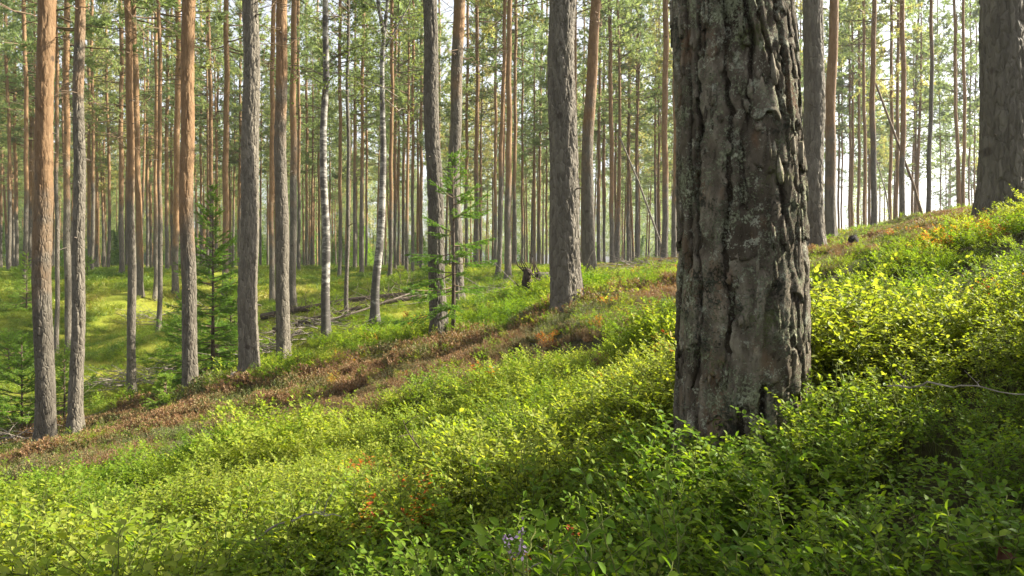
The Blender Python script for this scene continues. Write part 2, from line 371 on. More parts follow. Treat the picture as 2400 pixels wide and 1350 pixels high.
gu = np.linspace(-np.arcsinh(170 / 4.), np.arcsinh(170 / 4.), 330)
gv = np.linspace(-np.arcsinh(60 / 4.), np.arcsinh(260 / 4.), 330)
GX, GY = np.meshgrid(4 * np.sinh(gu), 4 * np.sinh(gv), indexing='ij')
GZ = hz(GX, GY)
def mossw(x, y, z):
    """1 in the mossy hollow and the flat stand behind, 0 on the shrubby slope"""
    a = np.clip((-(x) * .35 + (y - 11.5)) / 2.5, 0, 1)
    b = np.clip((x * -1. + 3 + (y - 20) * .12) / 3., 0, 1)
    return np.clip(a * b + (fbm(x * .5, y * .5, o=3) - .5) * .5 * (a > 0) * (b > 0), 0, 1)
g = MB()
i, j = np.meshgrid(np.arange(329), np.arange(329), indexing='ij')
g.add(np.stack([GX, GY, GZ], -1).reshape(-1, 3), None, np.stack([i * 330 + j, (i + 1) * 330 + j, (i + 1) * 330 + j + 1, i * 330 + j + 1], -1).reshape(-1, 4))
gme = g.mesh('ground', [ground_mat()], True)
ga = gme.attributes.new('moss', 'FLOAT', 'POINT'); ga.data.foreach_set('value', mossw(GX, GY, GZ).ravel().astype(np.float32))
go = obj('ground', gme); go['kind'] = 'structure'

# ------------------------------------------------------------------ trunks
def bark_height(th, z, R, strength=1.0, seed=0, cells=None, fineness=1):
    """relief of plated pine bark in metres over angle and height: furrows, plates and torn flakes"""
    nper = cells or max(8, int(round(2 * np.pi * R / .075)))
    u = th / (2 * np.pi)
    j1 = fbm(u * nper * 3, z * 22 + seed, o=4, perx=nper * 3) - .5
    j2 = fbm(u * nper * 3, z * 22 + 70 + seed, o=4, perx=nper * 3) - .5
    wu = (fbm(u * nper, z * 4.5 + seed, o=3, perx=nper) - .5) * 1.0 + j1 * .34
    wz = (fbm(u * nper, z * 3 + 40 + seed, o=3, perx=nper) - .5) * 1.4 + j2 * .3
    f1, f2, cid, o1 = worley(u * nper * 1 + wu, z / .30 + wz, nper, seed)
    wid = .075 + .13 * np.clip(fbm(u * nper, z * 3 + 90, o=2, perx=nper) * 2 - .6, 0, 1)
    crack = np.exp(-((f2 - f1) / wid) ** 2)
    k1, k2, _, _ = worley(u * nper * .5 * 2 + wu * .8 + 3.3, z / 1.1 + wz * .5, nper, seed + 5)
    furrow = np.exp(-((k2 - k1) / .09) ** 2) * np.clip(fbm(u * nper, z * 2 + 33, o=2, perx=nper) * 3 - 1.0, 0, 1)
    q1, q2, c2, o2 = worley(u * nper * 2 + wu * 1.8 + j2 * 1.1, z / .12 + wz * 1.5 + j1 * .9, nper * 2, seed + 9)
    _, _, c3, o3 = worley(u * nper * 4 + wu * 3.4 + j2 * 2.4, z / .055 + wz * 2.6 + j1 * 2.0, nper * 4, seed + 19)
    pl = np.clip(1 - crack - furrow, 0, 1)
    h = -.03 * crack - .03 * furrow - .007 * pl * np.exp(-((q2 - q1) / .09) ** 2) + pl * (.007 * (cid - .5) + .0075 * (c2 - .5) + .006 * (c3 - .5) + .003 * o2 + .003 * o3 + .004 * (fbm(u * nper * 6, z * 9 + 5 * wu, o=3, perx=nper * 6) - .5)) + .006 * (fbm(u * nper * 10, z * 110, o=3, perx=nper * 10) - .5)
    return h * strength, np.clip(.25 * cid + .4 * c2 + .35 * c3, 0, 1)

def add_plates(b, cx, rad, z0, z1, seed):
    """layered plates and torn flakes of old pine bark, lying on the trunk; returns a tone per vertex"""
    rs = np.random.default_rng(seed); vals = []; R0 = float(rad(np.array([.8]))[0]); nc = 18; w = 2 * np.pi / nc
    def wob(c, z):
        c = c % nc
        return w * (1.7 * (fbm(z * 3.1 + c * 7.7, z * 0 + c * 3.3, o=2) - .5) + .34 * (fbm(z * 24 + c * 1.7, z * 0 + c * 9.1, o=3) - .5))
    def put(th, z, h):
        c = cx(z.ravel()); r = rad(z.ravel()) - .016 + h.ravel()
        return np.stack([c[:, 0] + r * np.cos(th.ravel()), c[:, 1] + r * np.sin(th.ravel()), z.ravel()], 1)
    for c in range(nc):
        z = z0 - rs.uniform(0, .1)
        while z < z1:
            H = float(np.clip(rs.lognormal(-1.75, .5), .06, .5)); span = 2 if rs.random() < .16 else 1
            nu, nv = max(6, int(span * w * R0 / .0065)), max(7, int(H / .0075))
            U, V = np.meshgrid(np.linspace(0, 1, nu), np.linspace(0, 1, nv)); q = rs.uniform(0, 90)
            Z = z + V * H * 1.22 + .075 * (fbm(U * 4 + q, V * 2 + q, o=4) - .5) * (np.abs(2 * V - 1) ** 2)
            gap = (.006 + .018 * fbm(Z * 9 + q, Z * 0 + c, o=2)) / R0
            ins = .10 * w * np.abs(2 * V - 1) ** 5
            jag = .012 / R0 * (fbm(Z * 70 + q, U * 2, o=2) - .5)
            al = c * w + wob(c, Z) + gap / 2 + ins * rs.uniform(.3, 1.4) + jag; ar = (c + span) * w + wob(c + span, Z) - gap / 2 - ins * rs.uniform(.3, 1.4) + jag
            TH = al + U * np.maximum(ar - al, .02)
            n1 = fbm(TH * 9 + q, Z * 12 + q, o=4)
            hp = rs.uniform(.011, .019) + rs.uniform(-.2, 1) * (.5 - V) * .008 + np.floor(n1 * 11) / 11 * .02 - .01 + .007 * (fbm(TH * 70, Z * 45 + q, o=4) - .5) + rs.uniform(-1, 1) * (U - .5) * .006
            e = np.minimum(U, 1 - U) * span * w * R0; hp = hp - .006 * np.exp(-(e / .005) ** 2) - .012 * np.clip((V - .8) / .2, 0, 1)
            P = put(TH, Z, hp); loop = np.concatenate([np.arange(nu), np.arange(1, nv) * nu + nu - 1, (nv - 1) * nu + np.arange(nu - 2, -1, -1), np.arange(nv - 2, 0, -1) * nu])
            S = put(TH.ravel()[loop], Z.ravel()[loop], np.full(len(loop), -.006))
            i, j = np.meshgrid(np.arange(nv - 1), np.arange(nu - 1), indexing='ij'); m = len(loop); k = np.arange(m)
            Q = np.concatenate([np.stack([i * nu + j, i * nu + j + 1, (i + 1) * nu + j + 1, (i + 1) * nu + j], -1).reshape(-1, 4),
                                np.stack([loop, nu * nv + k, nu * nv + (k + 1) % m, loop[(k + 1) % m]], -1)])
            b.add(np.vstack([P, S]), None, Q); tone = rs.uniform(.25, .75)
            vals.append(np.concatenate([np.clip(tone + (n1.ravel() - .5) * .9, 0, 1), np.full(m, tone * .6)]))
            z += H
    for _ in range(420):
        t0, zc = rs.uniform(0, 2 * np.pi), rs.uniform(z0, z1); a, h = rs.uniform(.004, .011), rs.uniform(.012, .05); k = 11
        an = np.arange(k) * 2 * np.pi / k; rr = rs.uniform(.45, 1.2, k); base = rs.uniform(.013, .02); lift = rs.uniform(-.1, .3)
        TH = t0 + a * rr * np.cos(an) / R0; Z = zc + h * rr * np.sin(an); top = base - lift * (Z - zc) * .35 + rs.normal(0, .0006, k)
        P = np.vstack([put(TH, Z, top), put(TH, Z, np.full(k, .008)), put(np.array([t0]), np.array([zc]), np.array([base + .001]))]); i = np.arange(k)
        b.add(P, np.stack([i, (i + 1) % k, np.full(k, 2 * k)], -1), np.stack([i, i + k, (i + 1) % k + k, (i + 1) % k], -1)); vals.append(np.full(2 * k + 1, rs.uniform(.2, 1)))
    return np.concatenate(vals)

def make_trunk(name, cx, rad, H, n, zs, material, bark=0., seed=0, stubs=0, flare=.35, plated=False):
    """cx(z)->offset xy, rad(z)->radius; zs rows"""
    zs = np.asarray(zs); th = np.arange(n) * 2 * np.pi / n
    TH, Z = np.meshgrid(th, zs)
    R = rad(zs)[:, None] * (1 + flare * np.exp(-np.clip(Z, 0, None) / .22) * (.75 + .45 * np.sin(TH * 3 + seed) + .3 * np.sin(TH * 5 + seed * 2)))
    R = R * (1 + .035 * (fbm(TH * 4 / np.pi, Z * 1.3 + seed * 3, o=2, perx=8) - .5) * 2)
    plate = np.full(TH.shape, .5)
    if bark > 0:
        fade = np.clip((zs[-1] - Z) / 1., 0, 1) if False else 1
        hgt, plate = bark_height(TH, Z, float(rad(np.array([.8]))[0]), bark, seed)
        R = R + hgt
    if plated: plate = plate * .35; R = R - .014
    cxy = cx(zs)
    V = np.stack([cxy[:, 0:1] + R * np.cos(TH), cxy[:, 1:2] + R * np.sin(TH), Z], -1).reshape(-1, 3)
    m = len(zs); b = MB()
    i, j = np.meshgrid(np.arange(m - 1), np.arange(n), indexing='ij')
    b.add(V, None, np.stack([i * n + j, i * n + (j + 1) % n, (i + 1) * n + (j + 1) % n, (i + 1) * n + j], -1).reshape(-1, 4))
    pv = add_plates(b, cx, lambda z: rad(z) * (1 + flare * np.exp(-np.clip(z, 0, None) / .22) * .75), -.2, 1.72, 4) if plated else np.zeros(0)
    rs = random.Random(seed)
    for _ in range(stubs):
        z = rs.uniform(.6, 7.5); a = rs.uniform(0, 6.28); l = rs.choice([.03, .04, .05, .06, .06, .08, .25, .45]); c = cx(np.array([z]))[0]; r = float(rad(np.array([z]))[0])
        d = np.array([math.cos(a), math.sin(a), rs.uniform(-.1, .5)])
        p0 = np.array([c[0], c[1], z]) + d * r * .8
        pts = [p0 + d * (r * .2 + l) * t + np.array([0, 0, -.25 * l * t * t]) + (np.array([rs.gauss(0, .03 * l), rs.gauss(0, .03 * l), 0]) if t > 0 else 0) for t in (0, .4, .75, 1)]
        b.tube(pts, .014 if l < .2 else .011, .004, 5, 1)
    me = b.mesh(name, [material, M_TWIG], not plated)
    pa = me.attributes.new('plate', 'FLOAT', 'POINT'); arr = np.full(len(me.vertices), .5, np.float32); arr[:plate.size] = plate.ravel(); arr[plate.size:plate.size + pv.size] = pv; pa.data.foreach_set('value', arr)
    return me

# ------------------------------------------------------------------ crowns
def pine_crown(seed, H=19., cb=9., spread=1.9, nbr=64, dead=16, leaf=1.0):
    rs = np.random.default_rng(seed); b = MB()
    P, D, L_, R_ = [], [], [], []
    for k in range(nbr):
        q = rs.random() ** .85; h = cb + (H - .4 - cb) * q
        a = k * 2.39996 + rs.normal(0, .5); el = math.radians(-8 + 55 * q + rs.normal(0, 9))
        Lb = (spread * (1 - q) ** .6 + .35) * rs.uniform(.55, 1.2)
        d0 = np.array([math.cos(a) * math.cos(el), math.sin(a) * math.cos(el), math.sin(el)])
        ts = np.linspace(0, 1, 5); bend = rs.normal(0, .12, 3)
        pts = np.array([0, 0, h]) + d0 * (ts * Lb)[:, None] + bend * (ts ** 2 * Lb)[:, None] + np.array([0, 0, .22]) * (ts ** 2 * Lb)[:, None]
        b.tube(pts, .028 * (1.1 - q) + .006, .006, 3, 1, cap=False)
        for _ in range(int(5 + 5 * Lb * rs.uniform(.6, 1.2))):
            t = rs.uniform(.3, 1.02); p = np.array([np.interp(t, ts, pts[:, c]) for c in range(3)])
            tw = d0 * .6 + rs.normal(0, .55, 3) + np.array([0, 0, .25]); tw /= np.linalg.norm(tw)
            tl = rs.uniform(.15, .5)
            n = int(18 * leaf); u = rs.uniform(.2, 1, n)[:, None]
            pp = p + tw * u * tl
            dd = tw * .7 + rs.normal(0, .6, (n, 3))
            P.append(pp); D.append(dd); L_.append(rs.uniform(.10, .2, n)); R_.append(np.clip(rs.normal(.5, .15) + rs.normal(0, .16, n), 0, 1))
    for k in range(dead):
        h = rs.uniform(5.2, cb + 1.5); a = rs.uniform(0, 6.28); Lb = rs.uniform(.3, 1.2)
        d0 = np.array([math.cos(a), math.sin(a), rs.uniform(-.1, .45)])
        ts = np.linspace(0, 1, 5); pts = np.array([0, 0, h]) + d0 * (ts * Lb)[:, None] + rs.normal(0, .06, (5, 3)) * ts[:, None] + np.array([0, 0, -.2]) * (ts ** 2 * Lb)[:, None]
        b.tube(pts, .010, .003, 3, 1, cap=False)
        for t in (.45, .7):
            p = pts[0] + (pts[-1] - pts[0]) * t
            b.tube([p, p + (d0 + rs.normal(0, .6, 3)) * Lb * .3], .007, .003, 3, 1, cap=False)
    b.blades(np.concatenate(P), np.concatenate(D), np.concatenate(L_), .042, 0, np.concatenate(R_))
    return b.mesh('pine_crown', [M_NEEDLE, M_BRANCH])

CROWNS = [pine_crown(s, cb=c, spread=sp, dead=dd) for s, c, sp, dd in ((1, 9.5, 1.9, 18), (2, 8.2, 1.7, 26), (3, 10.5, 2.2, 14), (4, 8.8, 1.5, 30), (5, 9.8, 2.0, 20), (6, 7.4, 1.6, 24))]

def birch_crown(seed, H=15., cb=6.):
    rs = np.random.default_rng(seed); b = MB(); P, D = [], []
    for k in range(46):
        q = rs.random(); h = cb + (H - cb) * q; a = rs.uniform(0, 6.28); Lb = (1.5 * (1 - q) + .4) * rs.uniform(.6, 1.1)
        d0 = np.array([math.cos(a), math.sin(a), rs.uniform(.3, 1)]); d0 /= np.linalg.norm(d0); ts = np.linspace(0, 1, 5)
        pts = np.array([0, 0, h]) + d0 * (ts * Lb)[:, None] - np.array([0, 0, .35]) * (ts ** 2 * Lb)[:, None]
        b.tube(pts, .016, .004, 3, 1, cap=False)
        n = 40; t = rs.uniform(.25, 1, n)
        p = np.stack([np.interp(t, ts, pts[:, c]) for c in range(3)], 1) + rs.normal(0, .16, (n, 3))
        P.append(p); D.append(rs.normal(0, 1, (n, 3)) - np.array([0, 0, .8]))
    P = np.concatenate(P); D = np.concatenate(D)
    b.leaves(P, D, rs.normal(0, 1, P.shape), .06, .05, 0, None, .15, False)
    return b.mesh('birch_crown', [M_BIRCHLEAF, M_TWIG])

# ------------------------------------------------------------------ trees read off the photograph
ORD = ['first', 'second', 'third', 'fourth', 'fifth', 'sixth', 'seventh', 'eighth', 'ninth', 'tenth', 'eleventh', 'twelfth']
tree_xy = []
def place_tree(name, d, base_y, x0, x450, xb, wb, wt, trans_y, label, cat='pine tree', n=None, bark=0, mt=None, stubs=6, group=None, H=None, crown=None, veg=.14, pts=None, seed=None, hc=1.0, rows=None, flare=.7):
    s = d / F
    base = np.array([(xb - CX) * s, d, 0.]); base[2] = hz1(base[0], d) - .04
    zb = base[2]
    by = base_y if base_y else HY - zb / s
    if pts is None: pts = [(x0, 0), (x450, 450), (xb, by + 30)]
    pts = sorted(pts, key=lambda p: -p[1])
    zz = np.array([(HY - p[1]) * s - zb for p in pts]); xx = np.array([(p[0] - xb) * s for p in pts])
    H = H or (18.5 + (hash(round(xb * 7 + d)) % 100) / 100 * 2.5)
    slope = (xx[-1] - xx[-2]) / max(.3, zz[-1] - zz[-2])
    zt = zz[-1]; zz = np.concatenate([[-.6], zz[1:] if len(zz) > 1 else zz, [max(zt + 4, 10), H]]); 
    xx = np.concatenate([[xx[0]], xx[1:], [xx[-1] + slope * .6 * (zz[-2] - zt), xx[-1] + slope * .6 * (zz[-2] - zt)]])
    wob = seed or int(xb)
    def cx(z):
        x = np.interp(z, zz, xx)
        # soften the bends
        x = (x + np.interp(z - .35, zz, xx) + np.interp(z + .35, zz, xx)) / 3
        x = x + .018 * np.sin(z * 1.1 + wob) + .010 * np.sin(z * 2.7 + wob * 2)
        return np.stack([x, .05 * np.sin(z * .5 + wob)], -1)
    r0, r1 = wb * s / 2, wt * s / 2
    def rad(z):
        zc = np.clip(z, 0, None); rr = r0 + (r1 - r0) * np.clip(zc / max(zt, .5), 0, 1)
        return np.where(zc > zt, r1 * np.clip(1 - (zc - zt) / (H + .3 - zt), .02, 1) ** .8, rr)
    n = n or int(np.clip(wb * .9, 10, 40))
    if rows is None: rows = np.concatenate([np.linspace(-.3, .5, 7), np.linspace(.5, max(zt + .3, 1.5), int(np.clip(40 * zt / 4, 14, 70)))[1:], np.linspace(max(zt + .3, 1.5), H, 14)[1:]])
    t = thing(name, base, label, cat, group)
    me = make_trunk('trunk', cx, rad, H, n, rows, mt or M_BARK, bark, wob, stubs, flare, n > 200)
    o = obj('trunk', me, t)
    th = (by - trans_y) * s if trans_y is not None else 40
    o.color = (th / 20., .3 if wb == 42 else 0, 0, 1)
    cr = crown if crown is not None else CROWNS[int(xb * 3 + d * 5) % 6]
    if cr:
        c = obj('crown', cr, t, rz=xb * 1.7); off = cx(np.array([10.]))[0] - cx(np.array([0.]))[0]
        c.location = (cx(np.array([11.]))[0][0], 0, 0); c.scale = (1, 1, H / 19.)
    tree_xy.append((base[0], base[1]))
    return t, cx, rad, zb

def brows(zt, H, dz): return np.concatenate([np.arange(-.3, zt, dz), np.linspace(zt, zt + 1, 8), np.linspace(zt + 1, H, 14)[1:]])

# the giant in the foreground
T1 = place_tree('old_pine', 2.12, 1080, 1722, 1737, 1737, 306, 274, None, 'huge dark rough-barked pine trunk with pale lichen in the foreground', n=240, bark=.35, mt=M_OLD, stubs=0,
           pts=[(1722, 0), (1729, 250), (1738, 500), (1737, 1000)], H=19.3, rows=np.concatenate([np.arange(-.25, 1.75, .007), np.linspace(1.76, 3, 60), np.linspace(3, 19.3, 30)[1:]]), flare=.05)
# trees close enough to need relief in the bark
place_tree('pine_tree', 5.6, 485, 2356, 2350, 2350, 106, 90, None, 'thick dark pine trunk cropped by the frame at the top of the slope', flare=.25, n=120, bark=.55, mt=M_BARK, rows=brows(2.9, 19, .018), H=19, stubs=3)
place_tree('pine_tree', 9.6, 573, 1902, 1904, 1908, 50, 45, None, 'dark grey rough pine directly behind the huge lichened trunk', n=80, bark=.5, rows=brows(5.2, 18.6, .03), H=18.6)
place_tree('pine_tree', 8.6, 703, 1320, 1322, 1327, 76, 61, None, 'thick upright grey pine with rough bark in the middle of the slope', n=100, bark=.55, rows=brows(4.2, 19.6, .02), H=19.6, stubs=5)
place_tree('pine_tree', 10.6, 862, 589, 586, 588, 46, 36, None, 'dark rough grey pine beside the leafy spruce thicket, broken branch at its foot', n=80, bark=.5, rows=brows(5.6, 18.9, .028), H=18.9)
place_tree('pine_tree', 11, 766, 1007, 1019, 1025, 41, 33, -300, 'brown-grey pine leaning slightly left, just left of the thin spruce stem', n=70, bark=.45, rows=brows(5.4, 18.2, .03), H=18.2)
place_tree('pine_tree', 9.3, 1010, 111, 106, 103, 42, 36, 510, 'thick pine with orange upper and dark lower bark, large at far left', n=70, bark=.3, rows=brows(6.0, 19.2, .03), H=19.2)
place_tree('pine_tree', 10.4, 996, 184, 182, 187, 31, 22, 60, 'pale knobbly grey pine standing right of the thick two-tone pine', n=56, bark=.4, rows=brows(6.4, 18, .03), H=18)
place_tree('pine_tree', 13.9, 905, 300, 307, 302, 20, 15, 420, 'slim bent pine above the dead brush in the hollow, orange top', n=30, bark=.25, rows=brows(8, 17.5, .05), H=17.5)
place_tree('pine_tree', 11.3, 908, 442, 439, 441, 34, 29, 490, 'bright orange-topped pine standing left of the spruce thicket', n=60, bark=.3, rows=brows(6.6, 18.7, .03), H=18.7)
place_tree('pine_tree', 12.2, 838, 660, 658, 660, 33, 25, 180, 'sunlit pine between the rough dark pine and the wavy birch', n=56, bark=.35, rows=brows(6.5, 18.3, .035), H=18.3)
place_tree('pine_tree', 15, 702, 1075, 1070, 1076, 28, 27, 110, 'grey pine with orange top standing behind the small spruce', n=48, bark=.3, rows=brows(6.8, 19, .04), H=19, pts=[(1075, 0), (1070, 170), (1066, 450), (1076, 720)], stubs=14)
place_tree('pine_tree', 14.3, 637, 1394, 1378, 1384, 31, 23, 280, 'curved salmon-barked pine right of the thick grey middle pine', n=48, bark=.2, rows=brows(6, 18.8, .04), H=18.8, pts=[(1394, 0), (1383, 250), (1377, 450), (1384, 650)])
place_tree('pine_tree', 15.5, 550, 1953, 1947, 1949, 26, 20, 330, 'smooth orange pine with sunlit right edge on the ridge', n=40, bark=.15, rows=brows(5.6, 18.4, .05), H=18.4)

BC = [birch_crown(1), birch_crown(2)]
place_tree('birch_tree', 13.6, 785, 761, 760, 761, 21, 13, None, 'white-barked birch with a wavy single stem', 'birch tree', mt=M_BIRCH, crown=BC[0], H=14, n=24, stubs=6,
           pts=[(761, 0), (763, 90), (766, 190), (757, 260), (760, 330), (760, 480), (763, 600), (759, 700), (761, 800)])
tb, cxb, radb, zbb = place_tree('birch_tree', 15, 742, 906, 897, 884, 21, 8, None, 'white-barked birch forking into two stems near the top', 'birch tree', mt=M_BIRCH, crown=BC[1], H=14.5, n=24, stubs=2,
           pts=[(908, 0), (902, 60), (898, 110), (897, 200), (894, 280), (898, 380), (893, 520), (886, 640), (882, 690), (884, 760)])
bm = MB(); s15 = 15 / F
def bl(px, py): return np.array([(px - 884) * s15, 0., (HY - py) * s15 - zbb])
bm.tube([bl(899, 75), bl(893, 45), bl(887, 15), bl(882, -40), bl(878, -160), bl(874, -300)], .05, .02, 8)
obj('fork', bm.mesh('fork', [M_BIRCH], True), tb)
bm = MB(); bm.tube([bl(904, 110), bl(924, 75), bl(938, 50), bl(956, 18), bl(975, -30)], .022, .008, 6)
obj('branch', bm.mesh('branch', [M_BIRCH], True), tb)

# middle distance, each described by hand
for d, by, x0, x4, xb, wb, wt, tr, lab in (
    (20, 815, 132, 131, 137, 10, 7, 330, 'very thin grey pine squeezed between the two thick left pines'),
    (21, 843, 159, 157, 158, 16, 12, 420, 'brown pine touching the left side of the knobbly pale pine'),
    (26, 680, 313, 322, 332, 15, 13, 560, 'dark-footed pine close behind the slim bent pine, leaning right upward'),
    (21, 757, 374, 373, 376, 11, 8, 430, 'thin straight pine with pale foot in the mossy hollow'),
    (26, 682, 368, 364, 364, 9, 7, 480, 'thin dark pine just left of the pale-footed thin pine'),
    (27, 693, 417, 414, 412, 15, 12, 540, 'orange pine partly hidden by the bright orange-topped pine'),
    (19, 733, 688, 687, 689, 18, 13, 380, 'grey-footed pine tucked behind the sunlit pine near the wavy birch'),
    (16.5, 740, 816, 815, 815, 10, 7, None, 'very thin grey dead-looking stem between the two birches'),
    (24, 655, 642, 637, 636, 13, 10, 470, 'pinkish pine in the gap left of the sunlit pine'),
    (24, 648, 1195, 1191, 1190, 16, 11, 420, 'stout far pine with sunlit edge left of the uprooted stump'),
    (26, 642, 1184, 1173, 1168, 12, 8, 400, 'grey leaning pine left of the stout sunlit-edged far pine'),
    (27, 606, 1560, 1559, 1557, 15, 13, 420, 'orange-topped pine left of the huge lichened trunk'),
    (28, 604, 1583, 1581, 1580, 11, 9, 450, 'far orange pine grazing the left edge of the huge lichened trunk'),
    (24, 645, 532, 528, 527, 15, 11, 520, 'reddish pine rising right behind the spruce thicket'),
    (24, 530, 2047, 2048, 2048, 14, 10, 260, 'pale brown pine on the ridge, third of the ridge pines'),
    (24, 510, 2116, 2114, 2114, 13, 10, 330, 'orange pine on the ridge with grey foot before white sky'),
    (26, 505, 2183, 2178, 2176, 11, 7, 120, 'grey thin pine standing alone against the white sky'),
    (30, None, 2236, 2247, 2248, 8, 6, 600, 'left one of the thin leaning pair near the cropped dark trunk'),
    (30, None, 2259, 2258, 2258, 8, 6, 600, 'right one of the thin leaning pair near the cropped dark trunk')):
    place_tree('pine_tree', d, by, x0, x4, xb, wb, wt, tr, lab, stubs=8)

# farther pines, by the gap they are seen through
gaps = [
 ('left of the thick two-tone pine', [(3, 3, 6), (13, 23, 8), (31, 38, 8), (58, 61, 10), (69, 72, 8), (80, 80, 7)]),
 ('between the knobbly pale pine and the slim bent pine', [(208, 209, 8), (216, 218, 8), (241, 245, 5), (247, 256, 7), (283, 285, 11)]),
 ('between the slim bent pine and the orange-topped pine', [(346, 345, 7), (356, 353, 6), (392, 391, 9), (403, 402, 6)]),
 ('above the spruce thicket', [(471, 471, 6), (490, 495, 10), (514, 507, 6), (564, 562, 7)]),
 ('between the sunlit pine and the wavy birch', [(699, 701, 8), (718, 719, 7), (745, 748, 6)]),
 ('between the two birches', [(797, 797, 9), (833, 835, 5), (852, 848, 9), (860, 859, 6)]),
 ('between the forked birch and the leaning brown-grey pine', [(920, 916, 10), (928, 926, 8), (936, 934, 6), (948, 946, 6), (969, 967, 8), (988, 987, 8)]),
 ('between the small spruce and the thick middle pine', [(1030, 1030, 6), (1097, 1093, 8), (1119, 1117, 10), (1162, 1161, 8), (1209, 1206, 9), (1225, 1224, 6), (1270, 1264, 7), (1282, 1281, 5)]),
 ('between the curved salmon pine and the huge trunk', [(1369, 1366, 5), (1408, 1402, 8), (1415, 1416, 7), (1429, 1434, 11), (1446, 1442, 6), (1457, 1450, 6), (1478, 1472, 8), (1495, 1492, 8), (1545, 1544, 6)]),
 ('on the ridge right of the smooth orange pine', [(1966, 1966, 5), (1973, 1973, 4), (1991, 1992, 6), (1998, 1998, 6), (2015, 2012, 7), (2025, 2026, 8), (2090, 2087, 8), (2107, 2101, 8), (2152, 2144, 6), (2197, 2205, 3), (2275, 2272, 4), (2288, 2284, 3)]),
]
for where, lst in gaps:
    for k, (x0, x4, w) in enumerate(lst):
        d = F * .215 / w * (1 + .12 * math.sin(x4)); d = min(d, 66)
        rr = x4 > 1950
        if rr: d = min(d * .75, 48)
        place_tree('pine_tree', d, None, x0, x4, x4, w, w * .8, HY - (2.2 + 2.5 * ((x4 * 13) % 7) / 7) / d * F if not rr else 700, f'{ORD[k]} far pine, counting from left, {where}', n=10, stubs=0 if w < 7 else 5, group='farther pines between the near trunks')

# the dense stand farther back: unit trees, copied
def unit_trunk(seed):
    rs = random.Random(seed); a = rs.uniform(-.25, .25); p = rs.uniform(0, 6)
    return make_trunk('far_trunk', lambda z: np.stack([a * np.sin(z * .18 + p) - a * math.sin(p), .1 * np.sin(z * .2 + p)], -1), lambda z: .11 * np.clip(1 - np.clip(z, 0, None) / 19.4, .03, 1) ** .75,
                      19, 8, np.linspace(-.5, 19, 18), M_BARK, 0, seed, 6, .25)
UT = [unit_trunk(s) for s in range(5)]
protos = []
for v in range(6):
    t = thing('pine_tree', (0, 0, 0), '', 'pine tree'); obj('trunk', UT[v % 5], t); obj('crown', CROWNS[v], t); protos.append(t)
kids = {p: list(p.children) for p in protos}
used = [False] * 6
FAR_LABELS = [(-9e9, 'slender pine in the packed far stand behind the mossy hollow', 'far pines behind the mossy hollow'),
              (1095, 'slender pine in the far stand behind the uprooted stump', 'far pines behind the uprooted stump'),
              (1880, 'slender pale pine beyond the bright ridge', 'far pines beyond the bright ridge'),
              (2420, 'pine standing outside the view on the sunny side', 'pines outside the view')]
def place_far(x, y, sc, rz, th, label=None, group=None, v=None):
    v = int(RNG.integers(6)) if v is None else v; p = protos[v]
    px = CX + x / max(y, .1) * F
    for lim, la, gr in FAR_LABELS:
        if px > lim: l_, g_ = la, gr
    label = label or l_; group = group or g_
    if used[v]:
        q = p.copy(); C.objects.link(q); ks = []
        for ch in kids[p]:
            c = ch.copy(); C.objects.link(c); c.parent = q; ks.append(c)
    else: q = p; ks = kids[p]; used[v] = True
    q.location = (x, y, hz1(x, y) - .05); q.rotation_euler = (0, 0, rz); q.scale = (sc * RNG.uniform(.85, 1.25),) * 2 + (sc,)
    q['label'] = label; q['group'] = group; q['category'] = 'pine tree'
    for c in ks:
        if c.name.startswith('trunk'): c.color = (th / 20., 0, 0, 1)
    tree_xy.append((x, y)); return q
cnt = 0; tries = 0
while cnt < 218 and tries < 20000:
    tries += 1
    y = math.sqrt(RNG.uniform(30 ** 2, 84 ** 2)); v = RNG.uniform(-.82, .86); x = v * y
    px = CX + v * F
    if px > 1650 and RNG.random() < (.35 if px < 1950 else .62): continue
    if px > 1950 and y < 38: continue
    ms = 2.0 if y < 50 else 1.7
    if y < 40 and min(abs(px - (CX + a / b * F)) for a, b in tree_xy if b > 0) < 7: continue
    if min((x - a) ** 2 + (y - b) ** 2 for a, b in tree_xy) < ms ** 2: continue
    place_far(x, y, RNG.uniform(.82, 1.08), RNG.uniform(0, 6.28), RNG.uniform(1.5, 6)); cnt += 1
# unseen pine added outside the view so its crown shades the slope
for x, y, sc in ((24, 25, 1.0),):
    q = place_far(x, y, sc, RNG.uniform(0, 6.28), 5)
    if x < 5: q.scale = (1.9, 1.9, 1.05)

